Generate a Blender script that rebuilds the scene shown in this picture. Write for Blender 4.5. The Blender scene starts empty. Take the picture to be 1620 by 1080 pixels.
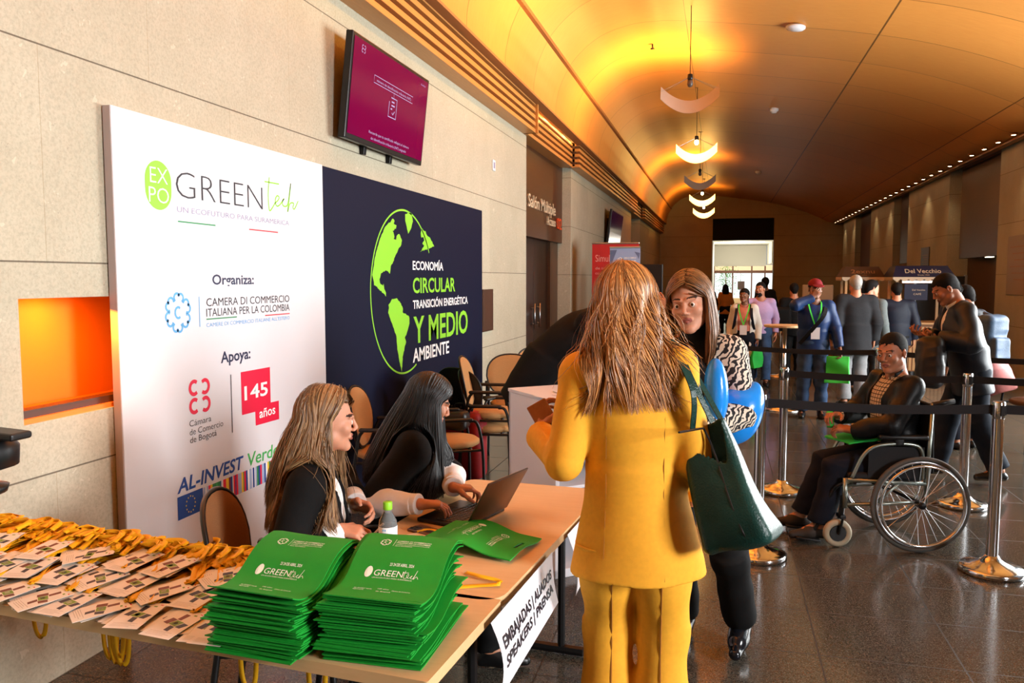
import bpy, bmesh, math, random
import numpy as np
random.seed(7); np.random.seed(7)
SC = bpy.context.scene; COL = SC.collection
# ------------------------------------------------------------------ camera, world, light, exposure
# the hall runs along +Y; the left wall is at X = -2.71, the camera stands at the origin, 1.70 m up
cam = bpy.data.objects.new('camera', bpy.data.cameras.new('camera')); COL.objects.link(cam)
cam.data.sensor_width = 36; cam.data.lens = 36*1270/1620; cam.data.clip_start = .02
cam.location = (0, 0, 1.70); cam.rotation_euler = (math.radians(90-4.5022), 0, math.radians(14.607))
SC.camera = cam
SC.view_settings.view_transform = 'Standard'; SC.view_settings.look = 'None'
SC.view_settings.gamma = 1; SC.view_settings.use_curve_mapping = False
SC.view_settings.exposure = -.32
SC.cycles.max_bounces = 7; SC.cycles.diffuse_bounces = 3; SC.cycles.glossy_bounces = 4; SC.cycles.transmission_bounces = 6
SC.cycles.sample_clamp_indirect = 4; SC.cycles.caustics_reflective = False; SC.cycles.caustics_refractive = False
SC.cycles.use_denoising = True
world = bpy.data.worlds.new('daylight'); SC.world = world; world.use_nodes = True
world.node_tree.nodes['Background'].inputs[0].default_value = (.75, .88, 1, 1)
world.node_tree.nodes['Background'].inputs[1].default_value = .5
def lamp(name, kind, loc, energy, color, aim=None, size=None, sy=None, spread=None, radius=None, spot=None, blend=.5):
    d = bpy.data.lights.new(name, kind); o = bpy.data.objects.new(name, d); COL.objects.link(o)
    o.location = loc; d.energy = energy; d.color = color
    if kind == 'AREA':
        d.shape = 'RECTANGLE' if sy else 'SQUARE'; d.size = size
        if sy: d.size_y = sy
        if spread: d.spread = math.radians(spread)
    if radius is not None: d.shadow_soft_size = radius
    if spot: d.spot_size = math.radians(spot); d.spot_blend = blend
    if aim is not None:
        v = [a-b for a, b in zip(aim, loc)]
        from mathutils import Vector
        o.rotation_euler = Vector(v).to_track_quat('-Z', 'Y').to_euler()
    return o
DAY = (.95, .98, .97); WARM = (1, .50, .10); TUNG = (1, .70, .36)
# daylight through the two window bays in the right wall, beyond the frame
lamp('daylight_bay', 'AREA', (5.6, 9.2, 2.0), 1300, DAY, (-3, 8.0, 1.7), 4.6, 2.6)
lamp('daylight_window', 'AREA', (5.7, .2, 2.5), 415, (.97, .98, .99), (-1.0, 3.0, 1.1), 1.6, 1.6, 110)
# added warm lights without fixtures, placed at the vault's bright bands
for y, e in ((1.5, 260), (5.0, 330), (8.6, 330), (13.2, 400), (17.5, 20), (24.5, 300), (32.5, 190)):
    lamp('vault_fill', 'AREA', (-.75, y, 4.35), e*.42, WARM, (-1.75, y, 6), .7, .7, 180)
# warm downlights along the cornice of the left wall
for i in range(22):
    lamp('cornice_light', 'POINT', (-2.50, 3.4+i*.78, 4.22), 9, (1, .55, .16), radius=.02)
lamp('hall_fill_near', 'AREA', (1.2, 2.5, 4.3), 10, TUNG, (1.0, 2.5, 0), 1.2, 3)
lamp('hall_fill_far', 'AREA', (1.8, 16, 4.3), 22, (1, .62, .28), (1.8, 16, 0), 1.5, 10)
lamp('niche_light', 'AREA', (-2.86, 3.0, 1.60), 20, (1, .27, .015), (-2.98, 3.0, 1.1), .1, .7)
lamp('foyer_light', 'POINT', (1.0, 45.5, 2.7), 330, (1, .95, .82), radius=.3)
lamp('street_daylight', 'AREA', (1, 49.5, 6), 2200, (1, 1, 1), (1, 56, 2), 8, 4)
# ------------------------------------------------------------------ helpers
def V(*a): return np.array(a, float)
def nrm(v): v = np.asarray(v, float); return v/ max(1e-9, np.linalg.norm(v))
def Rx(a): c, s = math.cos(a), math.sin(a); return np.array([[1,0,0],[0,c,-s],[0,s,c]])
def Ry(a): c, s = math.cos(a), math.sin(a); return np.array([[c,0,s],[0,1,0],[-s,0,c]])
def Rz(a): c, s = math.cos(a), math.sin(a); return np.array([[c,-s,0],[s,c,0],[0,0,1]])
D2R = math.pi/180

def tag(o, label=None, cat=None, group=None, kind=None):
    if label: o['label'] = label
    if cat: o['category'] = cat
    if group: o['group'] = group
    if kind: o['kind'] = kind
    return o
def place(o, loc=None, rz=None, rot=None):
    if loc is not None: o.location = loc
    if rot is not None: o.rotation_euler = rot
    elif rz is not None: o.rotation_euler = (0, 0, rz)
    return o
def empty(name, loc=(0,0,0), rz=0):
    o = bpy.data.objects.new(name, None); COL.objects.link(o); o.empty_display_size = .1
    return place(o, loc, rz)
def mesh_obj(name, verts, faces, mats, parent=None, smooth=False, midx=None):
    me = bpy.data.meshes.new(name)
    me.from_pydata([tuple(map(float, v)) for v in verts], [], faces)
    return finish(name, me, mats, parent, smooth, midx)
def finish(name, me, mats, parent, smooth, midx=None):
    if not isinstance(mats, (list, tuple)): mats = [mats]
    for m in mats: me.materials.append(m)
    if midx is not None: me.polygons.foreach_set('material_index', np.asarray(midx, np.int32))
    if smooth: me.polygons.foreach_set('use_smooth', np.ones(len(me.polygons), bool))
    me.update()
    o = bpy.data.objects.new(name, me); COL.objects.link(o)
    if parent: o.parent = parent
    return o
def copy_tree(o, parent=None):
    c = o.copy(); COL.objects.link(c)
    if parent: c.parent = parent
    for ch in list(o.children): copy_tree(ch, c)
    return c

class MB:
    """collects shapes; build() links them as ONE mesh object"""
    def __init__(s): s.v = []; s.f = []; s.m = []; s.cur = 0
    def mat(s, i): s.cur = i; return s
    def add(s, vs, fs):
        n = len(s.v); s.v += [tuple(map(float, v)) for v in vs]
        s.f += [tuple(n+i for i in f) for f in fs]; s.m += [s.cur]*len(fs); return s
    def box(s, c, size, R=None, b=0.0):
        hx, hy, hz = size[0]/2, size[1]/2, size[2]/2; b = min(b, hx*.9, hy*.9, hz*.9)
        if b <= 0:
            vs = [(x*hx, y*hy, z*hz) for x in (-1,1) for y in (-1,1) for z in (-1,1)]
            fs = [(0,1,3,2),(4,6,7,5),(0,4,5,1),(2,3,7,6),(0,2,6,4),(1,5,7,3)]
        else:
            bm = bmesh.new(); bmesh.ops.create_cube(bm, size=1)
            for v in bm.verts: v.co = (v.co.x*2*hx, v.co.y*2*hy, v.co.z*2*hz)
            bmesh.ops.bevel(bm, geom=bm.edges[:], offset=b, segments=2, profile=.5, affect='EDGES')
            bm.verts.index_update()
            vs = [tuple(v.co) for v in bm.verts]; fs = [tuple(v.index for v in f.verts) for f in bm.faces]; bm.free()
        P = np.array(vs)
        if R is not None: P = P @ np.asarray(R).T
        return s.add(P + np.asarray(c, float), fs)
    def bx(s, x0, x1, y0, y1, z0, z1, b=0.0):
        return s.box(((x0+x1)/2,(y0+y1)/2,(z0+z1)/2), (abs(x1-x0),abs(y1-y0),abs(z1-z0)), None, b)
    def tube(s, pts, r, n=8, closed=False, cap=True, flat=None):
        P = [np.asarray(p, float) for p in pts]; m = len(P)
        rr = list(r) if isinstance(r, (list, tuple, np.ndarray)) else [r]*m
        T = []
        for i in range(m):
            if closed: T.append(nrm(P[(i+1) % m]-P[i-1]))
            else: T.append(nrm(P[min(i+1, m-1)]-P[max(i-1, 0)]))
        up = V(0,0,1) if abs(T[0][2]) < .9 else V(1,0,0)
        if flat is not None: up = np.asarray(flat[0], float)
        u = nrm(np.cross(np.cross(T[0], up), T[0])); vs = []
        for i in range(m):
            u = nrm(u - T[i]*np.dot(u, T[i])); w = np.cross(T[i], u)
            for k in range(n):
                a = 2*math.pi*k/n
                fu = flat[1] if flat is not None else 1
                vs.append(P[i] + rr[i]*(u*math.cos(a)*fu + w*math.sin(a)))
        fs = []
        for i in range(m if closed else m-1):
            j = (i+1) % m
            for k in range(n): fs.append((i*n+k, i*n+(k+1)%n, j*n+(k+1)%n, j*n+k))
        if cap and not closed: fs.append(tuple(range(n-1, -1, -1))); fs.append(tuple((m-1)*n+k for k in range(n)))
        return s.add(vs, fs)
    def lathe(s, prof, c=(0,0,0), n=24, R=None, cap=True):
        vs = []; m = len(prof)
        for (r, z) in prof:
            for k in range(n):
                a = 2*math.pi*k/n; vs.append((r*math.cos(a), r*math.sin(a), z))
        fs = [(i*n+k, i*n+(k+1)%n, (i+1)*n+(k+1)%n, (i+1)*n+k) for i in range(m-1) for k in range(n)]
        if cap: fs.append(tuple(range(n-1,-1,-1))); fs.append(tuple((m-1)*n+k for k in range(n)))
        P = np.array(vs)
        if R is not None: P = P @ np.asarray(R).T
        return s.add(P+np.asarray(c, float), fs)
    def prism(s, poly, o, u, v, d):
        """polygon (a,b) in the frame o+u*a+v*b, thickened along d"""
        o, u, v, d = (np.asarray(q, float) for q in (o, u, v, d)); n = len(poly)
        A = [o+u*a+v*b for a, b in poly]; B = [p+d for p in A]
        fs = [tuple(range(n-1,-1,-1)), tuple(range(n, 2*n))]+[(i, (i+1)%n, n+(i+1)%n, n+i) for i in range(n)]
        return s.add(A+B, fs)
    def ribbon(s, pts, wid, side, th=.0015):
        P = [np.asarray(p, float) for p in pts]; m = len(P); vs = []
        for i in range(m):
            t = nrm(P[min(i+1,m-1)]-P[max(i-1,0)]); sd = side[i] if isinstance(side, list) else side
            sd = nrm(sd - t*np.dot(sd, t)); nn = np.cross(t, sd)*th/2; w = (wid[i] if isinstance(wid, (list, np.ndarray)) else wid)/2
            vs += [P[i]-sd*w-nn, P[i]+sd*w-nn, P[i]+sd*w+nn, P[i]-sd*w+nn]
        fs = []
        for i in range(m-1):
            for k in range(4): fs.append((i*4+k, i*4+(k+1)%4, (i+1)*4+(k+1)%4, (i+1)*4+k))
        fs += [(3,2,1,0), tuple((m-1)*4+k for k in range(4))]
        return s.add(vs, fs)
    def grid(s, fn, nu, nv, closed_u=False):
        vs = [fn(i/(nu if closed_u else nu-1), j/(nv-1)) for i in range(nu) for j in range(nv)]
        fs = [(i*nv+j, ((i+1)%nu)*nv+j, ((i+1)%nu)*nv+j+1, i*nv+j+1) for i in range(nu if closed_u else nu-1) for j in range(nv-1)]
        return s.add(vs, fs)
    def build(s, name, mats, parent=None, smooth=False):
        return mesh_obj(name, s.v, s.f, mats, parent, smooth, s.m)

def auto_smooth(o, ang=40):
    me = o.data
    me.polygons.foreach_set('use_smooth', np.ones(len(me.polygons), bool))
    bm = bmesh.new(); bm.from_mesh(me); lim = ang*D2R
    for e in bm.edges:
        if len(e.link_faces) == 2:
            try: e.smooth = e.calc_face_angle() < lim
            except ValueError: pass
    bm.to_mesh(me); bm.free(); return o
def bez(ps, n=12):
    """Catmull-Rom through points"""
    P = [np.asarray(p, float) for p in ps]; out = []
    for i in range(len(P)-1):
        a = P[max(i-1,0)]; b = P[i]; c = P[i+1]; d = P[min(i+2, len(P)-1)]
        for k in range(n):
            t = k/n; out.append(.5*((2*b)+(c-a)*t+(2*a-5*b+4*c-d)*t*t+(3*b-a-3*c+d)*t**3))
    out.append(P[-1]); return out

# ---- flat lettering -----------------------------------------------------
_TX = {}
def text_polys(txt, bold=0.0, shear=0.0):
    key = (txt, bold, shear)
    if key in _TX: return _TX[key]
    cu = bpy.data.curves.new('t', 'FONT'); cu.body = txt; cu.size = 1; cu.resolution_u = 3; cu.fill_mode = 'FRONT'
    cu.offset = bold; cu.shear = shear
    ob = bpy.data.objects.new('t', cu); COL.objects.link(ob)
    dg = bpy.context.evaluated_depsgraph_get()
    me = bpy.data.meshes.new_from_object(ob.evaluated_get(dg))
    vs = np.array([v.co[:2] for v in me.vertices]); fs = [tuple(p.vertices) for p in me.polygons]
    bpy.data.objects.remove(ob); bpy.data.curves.remove(cu); bpy.data.meshes.remove(me)
    cap = .73
    lo = vs[:,0].min(); w = vs[:,0].max()-lo
    vs = np.c_[(vs[:,0]-lo)/w, vs[:,1]/cap]
    _TX[key] = (vs, fs); return vs, fs
def put_text(mb, txt, o, u, v, w, h, bold=0.0, shear=0.0):
    """text of width w and capital height h; o = left end of the baseline"""
    vs, fs = text_polys(txt, bold, shear); o, u, v = (np.asarray(q, float) for q in (o, u, v))
    mb.add([o+u*(a*w)+v*(b*h) for a, b in vs], fs)
def stroke(pts, w):
    """flat outline polygons (quads) of a 2D polyline with width w"""
    P = [np.asarray(p, float) for p in pts]; L = []; n = len(P); qs = []
    for i in range(n):
        t = nrm(P[min(i+1,n-1)]-P[max(i-1,0)]); L.append(V(-t[1], t[0])*w/2)
    vs = []
    for p, l in zip(P, L): vs += [p-l, p+l]
    return vs, [(2*i, 2*i+2, 2*i+3, 2*i+1) for i in range(n-1)]
def put_stroke(mb, pts, w, o, u, v):
    vs, fs = stroke(pts, w); o, u, v = (np.asarray(q, float) for q in (o, u, v))
    mb.add([o+u*a+v*b for a, b in vs], fs)
def put_poly(mb, pts, o, u, v):
    o, u, v = (np.asarray(q, float) for q in (o, u, v))
    mb.add([o+u*a+v*b for a, b in pts], [tuple(range(len(pts)))])
def arc(cx, cy, rx, ry, a0, a1, n=20):
    return [(cx+rx*math.cos((a0+(a1-a0)*k/n)*D2R), cy+ry*math.sin((a0+(a1-a0)*k/n)*D2R)) for k in range(n+1)]

# ---- implicit surfaces (bodies and clothes) ------------------------------
def cone(a, b, ra, rb, sq=None):
    a = np.asarray(a, float); b = np.asarray(b, float); ba = b-a; bb = max(1e-9, ba@ba)
    def f(P):
        pa = P-a
        if sq is not None:
            ax, k = sq; pa = pa + np.outer(pa@ax, ax)*(1/k-1)
        h = np.clip((pa@ba)/bb, 0, 1)
        return np.linalg.norm(pa-np.outer(h, ba), axis=1)-(ra+(rb-ra)*h)
    R = max(ra, rb)*(1.0 if sq is None else max(1, sq[1]))
    return f, np.minimum(a, b)-R, np.maximum(a, b)+R
def ccap(a, b, ra, rb, sq=None):
    a = np.asarray(a, float); b = np.asarray(b, float); ba = b-a; bb = ba@ba; rba = rb-ra; kk = rba*rba+bb
    def f(P):
        pa = P-a
        if sq is not None:
            ax, k = sq; pa = pa + np.outer(pa@ax, ax)*(1/k-1)
        t = (pa@ba)/bb; x = np.sqrt(np.maximum(0, np.einsum('ij,ij->i', pa, pa)-t*t*bb))
        cax = np.maximum(0, x-np.where(t < .5, ra, rb)); cay = np.abs(t-.5)-.5
        g = np.clip((rba*(x-ra)+t*bb)/kk, 0, 1); cbx = x-ra-g*rba; cby = t-g
        s = np.where((cbx < 0) & (cay < 0), -1, 1)
        return s*np.sqrt(np.minimum(cax*cax+cay*cay*bb, cbx*cbx+cby*cby*bb))
    R = max(ra, rb)*(1.0 if sq is None else max(1, sq[1]))
    return f, np.minimum(a, b)-R, np.maximum(a, b)+R
def ell(c, r, R=None):
    c = np.asarray(c, float); r = np.asarray(r, float)
    def f(P):
        q = P-c
        if R is not None: q = q@R
        k0 = np.linalg.norm(q/r, axis=1); k1 = np.linalg.norm(q/(r*r), axis=1)
        return k0*(k0-1)/np.maximum(k1, 1e-6)
    m = r.max(); return f, c-m, c+m
def rbox(c, h, R=None, rd=.01):
    c = np.asarray(c, float); h = np.asarray(h, float)-rd
    def f(P):
        q = P-c
        if R is not None: q = q@R
        q = np.abs(q)-h
        return np.linalg.norm(np.maximum(q, 0), axis=1)+np.minimum(q.max(1), 0)-rd
    m = np.linalg.norm(h)+rd; return f, c-m, c+m
def plane(p, n):
    p = np.asarray(p, float); n = nrm(n)
    return (lambda P: (P-p)@n), None, None
def raw(f): return f, None, None
def ev(prims, P):
    d = np.full(len(P), 10.0)
    for (fn, lo, hi), op, k in prims:
        if op == 'u':
            if lo is not None:
                m = np.all((P > lo-k-.12) & (P < hi+k+.12), axis=1)
                if not m.any(): continue
                q = fn(P[m]); dm = d[m]
            else: m = slice(None); q = fn(P); dm = d
            if k > 0:
                h = np.clip(.5+.5*(q-dm)/k, 0, 1); d[m] = q*(1-h)+dm*h-k*h*(1-h)
            else: d[m] = np.minimum(dm, q)
        elif op == 's':
            q = -fn(P)
            if k > 0: h = np.clip(.5-.5*(q-d)/k, 0, 1); d = d*h+q*(1-h)+k*h*(1-h)
            else: d = np.maximum(d, q)
        elif op == 'i':
            d = np.maximum(d, fn(P))
        elif op == 'd': d = d+fn(P)
    return d
def surf(prims, vox, lo=None, hi=None):
    ls = [p[0][1] for p in prims if p[1] == 'u' and p[0][1] is not None]; hs = [p[0][2] for p in prims if p[1] == 'u' and p[0][1] is not None]
    L = np.min(ls, 0)-.03; Hh = np.max(hs, 0)+.03
    if lo is not None: L = np.maximum(L, lo)
    if hi is not None: Hh = np.minimum(Hh, hi)
    B = 6; nb = np.ceil((Hh-L)/(vox*B)).astype(int)+1
    bi = np.stack(np.meshgrid(*[np.arange(n) for n in nb], indexing='ij'), -1).reshape(-1, 3)
    cd = ev(prims, L+(bi+.5)*vox*B)
    keep = np.abs(cd) < vox*B*1.25+.012
    D = np.repeat(np.repeat(np.repeat(cd.reshape(nb).astype(np.float32), B, 0), B, 1), B, 2)
    kb = bi[keep]; off = np.stack(np.meshgrid(*[np.arange(B)]*3, indexing='ij'), -1).reshape(-1, 3)
    for c0 in range(0, len(kb), 4000):
        q = (kb[c0:c0+4000, None, :]*B+off[None]).reshape(-1, 3)
        D[q[:,0], q[:,1], q[:,2]] = ev(prims, L+(q+.5)*vox)
    S = D < 0
    n = np.array(D.shape)-1
    cnt = np.zeros(n, np.int8)
    for dx in (0,1):
        for dy in (0,1):
            for dz in (0,1): cnt += S[dx:dx+n[0], dy:dy+n[1], dz:dz+n[2]]
    act = np.argwhere((cnt > 0) & (cnt < 8))
    idx = np.full(n, -1, np.int32); idx[act[:,0], act[:,1], act[:,2]] = np.arange(len(act))
    acc = np.zeros((len(act), 3)); c = np.zeros(len(act))
    cor = [(x, y, z) for x in (0,1) for y in (0,1) for z in (0,1)]
    for i in range(8):
        for ax in range(3):
            a = cor[i]
            if a[ax]: continue
            b = list(a); b[ax] = 1
            da = D[act[:,0]+a[0], act[:,1]+a[1], act[:,2]+a[2]]; db = D[act[:,0]+b[0], act[:,1]+b[1], act[:,2]+b[2]]
            m = (da < 0) != (db < 0); t = np.where(m, da/np.where(m, da-db, 1), 0)
            p = np.tile(np.array(a, float), (len(act), 1)); p[:, ax] = t
            acc += p*m[:, None]; c += m
    vs = L+(act+.5+acc/np.maximum(c, 1)[:, None])*vox
    quads = []
    for ax in range(3):
        sl0 = [slice(0, None)]*3; sl1 = [slice(0, None)]*3; sl0[ax] = slice(0, -1); sl1[ax] = slice(1, None)
        a = S[tuple(sl0)]; b = S[tuple(sl1)]
        e = np.argwhere(a != b); u, w = (ax+1) % 3, (ax+2) % 3
        ok = (e[:,u] > 0) & (e[:,w] > 0) & (e[:,u] < n[u]) & (e[:,w] < n[w]); e = e[ok]
        fl = a[e[:,0], e[:,1], e[:,2]]
        def at(du, dw):
            q = e.copy(); q[:,u] -= du; q[:,w] -= dw; return idx[q[:,0], q[:,1], q[:,2]]
        q = np.stack([at(1,1), at(0,1), at(0,0), at(1,0)], 1)
        q[~fl] = q[~fl][:, ::-1]; quads.append(q)
    q = np.concatenate(quads); q = q[(q >= 0).all(1)]
    return vs, q
def np_mesh(name, vs, quads, mats, parent=None, midx=None, smooth=True):
    me = bpy.data.meshes.new(name)
    me.vertices.add(len(vs)); me.vertices.foreach_set('co', np.asarray(vs, np.float32).ravel())
    k = quads.shape[1]
    me.loops.add(len(quads)*k); me.loops.foreach_set('vertex_index', quads.astype(np.int32).ravel())
    me.polygons.add(len(quads)); me.polygons.foreach_set('loop_start', np.arange(0, len(quads)*k, k, dtype=np.int32))
    me.update(calc_edges=True); me.validate()
    return finish(name, me, mats, parent, smooth, midx)
def sdf_obj(name, prims, vox, mats, parent=None, mfn=None, lo=None, hi=None):
    vs, q = surf(prims, vox, lo, hi)
    mi = None
    if mfn is not None: mi = mfn(vs[q].mean(1))
    return np_mesh(name, vs, q, mats, parent, mi)
def folds(amp, seed=0, fx=22., fz=30.):
    r = np.random.RandomState(seed); K = r.normal(size=(7,3)); K /= np.linalg.norm(K, axis=1)[:,None]; K[:,2] *= 1.6
    F = r.uniform(.5, 1.3, 7)*fx; ph = r.uniform(0, 6.3, 7)
    def f(P):
        w = np.stack([np.sin(P@k*fq+p) for k, fq, p in zip(K, F, ph)], 1)
        s = w[:,0]*w[:,1]+.7*w[:,2]*w[:,3]+.5*np.abs(w[:,4]*w[:,5])+.3*w[:,6]
        return amp*s
    return raw(f)
# ------------------------------------------------------------------ people
def ik(a, b, l1, l2, hint):
    d = b-a; L = np.linalg.norm(d); L2 = min(max(L, abs(l1-l2)+.02), l1+l2-.002); u = d/max(L, 1e-6)
    b = a+u*L2; x = (l1*l1-l2*l2+L2*L2)/(2*L2); h = math.sqrt(max(0, l1*l1-x*x))
    p = nrm(hint); p = nrm(p-u*(p@u)); return a+u*x+p*h, b
class Fig:
    def __init__(s, loc, rz, H=1.7, fem=False, w=1.0, pel=None, lean=0, side=0, twist=0, head=(0,0,0), aR=None, aL=None, lR=None, lL=None, hs=1.0):
        s.loc = V(*loc); s.rz = rz; s.M = Rz(rz); k = s.k = H/1.7; s.fem = fem; s.w = w; s.hs = k*hs*(.97 if fem else 1.0)
        P = s.P = V(*pel) if pel is not None else V(0,0,.93*k)
        s.Rl = Rz(twist*D2R)@Rx(-lean*D2R)@Ry(side*D2R); Rm = s.Rm = Rz(twist*.5*D2R)@Rx(-lean*.6*D2R)@Ry(side*.5*D2R)
        s.waist = P+Rm@V(0,0,.12*k); s.chest = s.waist+s.Rl@V(0,.008,.19*k); s.neck = s.waist+s.Rl@V(0,-.02,.395*k)
        hw = (.150 if fem else .178)*k*w
        s.sho = {1: s.waist+s.Rl@V(hw,-.012,.335*k), -1: s.waist+s.Rl@V(-hw,-.012,.335*k)}
        s.Rh = Rz(head[0]*D2R)@Rx(head[1]*D2R)@Ry(head[2]*D2R)
        s.head = s.neck+s.Rl@V(0,.008,.05*k)+s.Rh@V(0,.028*k,.105*k)
        s.elb = {}; s.wri = {}; s.hd = {}; s.hn = {}; s.curl = {}; s.hip = {}; s.kn = {}; s.ank = {}; s.toe = {}; s.hand_on = {}; s.thumb = {}
        for sg, A in ((1, aR), (-1, aL)):
            A = dict(A or {}); S = s.sho[sg]
            t = s.l(A['w']) if 'w' in A else V(*A['t']) if 't' in A else S+V(sg*.07, .03, -.505)*k
            s.elb[sg], s.wri[sg] = ik(S, t, .285*k, .245*k, V(*A.get('e', (sg*.5,-1,-.2))) if 'ew' not in A else s.M.T@V(*A['ew']))
            fd = nrm(s.wri[sg]-s.elb[sg])
            d = nrm(s.M.T@V(*A['dw'])) if 'dw' in A else nrm(V(*A['d'])) if 'd' in A else fd
            n = s.M.T@V(*A['nw']) if 'nw' in A else V(*A['n']) if 'n' in A else V(-sg,.1,0)
            s.hd[sg] = d; s.hn[sg] = nrm(n-d*(n@d)); s.curl[sg] = A.get('curl', 22); s.thumb[sg] = A.get('th', .3)
        for sg, A in ((1, lR), (-1, lL)):
            A = dict(A or {}); s.hip[sg] = P+V(sg*.088*k, 0, -.03*k)
            t = s.l(A['w']) if 'w' in A else V(*A['t']) if 't' in A else V(s.hip[sg][0]+sg*.02, -.02, .085*k)
            s.kn[sg], s.ank[sg] = ik(s.hip[sg], t, .415*k, .405*k, V(*A.get('k', (sg*.06,1,0))))
            s.toe[sg] = nrm(V(*A.get('toe', (sg*.12,1,0))))
    def l(s, p): return s.M.T@(V(*p)-s.loc)
    def W(s, p): return s.M@np.asarray(p)+s.loc
    def h(s, x, y, z): return s.head+s.Rh@(V(x, y, z)*s.hs)
    def hand(s, sg, out):
        k = s.k*(.93 if s.fem else 1.0); w, d, n = s.wri[sg], s.hd[sg], s.hn[sg]; t = np.cross(d, n)*sg; c = s.curl[sg]*D2R
        def rot(v, a): return v*math.cos(a)+n*(v@d)*math.sin(a)-d*(v@n)*math.sin(a)*0 if False else None
        for i, (o, L, r) in enumerate(((.029,.088,.0086), (.0095,.098,.0088), (-.0105,.09,.0084), (-.029,.072,.0074))):
            kn = w+d*(.088-.004*abs(i-1))*k+t*o*k-n*.004*k
            out.append((cone(w+d*.012*k+t*o*.55*k, kn, .0165*k, .0115*k), 'u', .012))
            a = c*(.55+.16*i); p = kn; fan = t*(o*1.6)
            for j, f in enumerate((.45,.31,.24)):
                dd = nrm(d*math.cos(a)+n*math.sin(a)+fan); q = p+dd*L*f*k
                out.append((cone(p, q, r*k*(1-.1*j), r*k*(.9-.1*j)), 'u', .0035)); p = q; a += c*(1.0 if j == 0 else .75)
            s.tip = p
        b = w+d*.022*k+t*.02*k; th = s.thumb[sg]
        for j, (L, r) in enumerate(((.045,.0155),(.036,.0112),(.028,.0098))):
            dd = nrm(d*(.55+.25*j)+t*(.85-.32*j)+n*(th+.12*j)); q = b+dd*L*k
            out.append((cone(b, q, r*k, r*.86*k), 'u', .008)); b = q
    def body(s, hands=(1,-1), detail=True, feet=False):
        k, w = s.k, s.w; o = []; f = s.fem; U = lambda p, kk=.03: o.append((p, 'u', kk))
        U(ell(s.P, V(.155*w,.108,.125)*k, s.Rm)); U(ell(s.waist+s.Rm@V(0,0,.03), V(.125*w if f else .145*w,.092,.16)*k, s.Rm), .06)
        U(ell(s.chest, V(.14*w if f else .16*w,.1,.17)*k, s.Rl), .06)
        nt = s.head+s.Rh@(V(0,-.035,-.045)*s.hs); U(cone(s.neck-s.Rl@V(0,0,.03), nt, .056*k if f else .064*k, .048*k if f else .056*k), .03)
        for g in (1,-1):
            U(cone(s.neck+s.Rl@V(g*.02,0,-.015)*1.0, s.sho[g], .045*k, .046*k), .04)
            U(cone(s.sho[g], s.elb[g], .046*k, .037*k), .02); U(cone(s.elb[g], s.wri[g], .037*k, .0245*k), .015)
            U(cone(s.hip[g], s.kn[g], .08*k, .05*k), .04); U(cone(s.kn[g], s.ank[g], .05*k, .036*k), .02)
            U(cone(s.ank[g], s.ank[g]+s.toe[g]*.11*k-V(0,0,.045*k), .035*k, .028*k), .02)
            if g in hands: s.hand(g, o)
        H = lambda *a: s.h(*a); e = s.hs; R = s.Rh
        o.append((ell(H(0,-.014,.034), V(.073,.094,.083)*e, R), 'u', .02)); o.append((ell(H(0,.022,-.03), V(.057,.066,.085)*e, R), 'u', .03))
        jw = .043 if f else .05
        for g in (1,-1): o.append((cone(H(g*jw,.012,-.06), H(g*.012,.066,-.098), .02*e, .015*e), 'u', .022))
        o.append((ell(H(0,.074,-.099), V(.02,.016,.016)*e, R), 'u', .014))
        if detail:
            for g in (1,-1):
                o.append((ell(H(g*.04,.064,-.024), V(.022,.02,.022)*e, R), 'u', .02))
                o.append((cone(H(g*.013,.088,.02), H(g*.043,.078,.022), .009*e, .007*e), 'u', .012))
                o.append((ell(H(g*.032,.1,.001), V(.017,.02,.0115)*e, R), 's', .009))
                o.append((ell(H(g*.031,.0765,0), V(.0145,.0135,.0135)*e, R), 'u', .003))
                o.append((ell(H(g*.031,.0925,-.0003), V(.0115,.006,.0038)*e, R), 's', .002))
                o.append((ell(H(g*.0112,.097,-.033), V(.008,.009,.007)*e, R), 'u', .005))
                o.append((ell(H(g*.074,-.006,-.006), V(.010,.021,.031)*e, R@Rz(-g*.35)), 'u', .006))
                o.append((ell(H(g*.081,-.002,-.002), V(.006,.011,.016)*e, R@Rz(-g*.35)), 's', .004))
            o.append((cone(H(0,.088,.014), H(0,.1085,-.026), .0074*e, .0088*e), 'u', .009))
            for g in (1,-1):
                o.append((cone(H(g*.021,.0835,-.059), H(g*.004,.0912,-.0545), .0045*e, .0062*e), 'u', .005))
                o.append((cone(H(g*.019,.0835,-.0625), H(0,.0898,-.0672), .0045*e, .0068*e), 'u', .005))
            o.append((ell(H(0,.101,-.061), V(.021,.012,.0016)*e, R), 's', .002))
        return o
    def skin_fn(s, detail=True):
        def f(C):
            q = ((C-s.head)@s.Rh)/s.hs; m = np.zeros(len(C), int); ax = np.abs(q[:,0])
            m[(q[:,1] > .075) & ((q[:,0]/.021)**2+((q[:,2]+.0608)/(.0115))**2 < 1)] = 1
            arch = .0262+.003*np.sin((ax-.012)/.04*3.1)-.003*np.clip((ax-.04)/.01,0,1)
            m[(q[:,1] > .06) & (ax > .013) & (ax < .05) & (np.abs(q[:,2]-arch) < .0030)] = 2
            if not detail: m[(q[:,1] > .055) & (np.abs(ax-.031) < .013) & (np.abs(q[:,2]) < .006)] = 2
            return m
        return f
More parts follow.
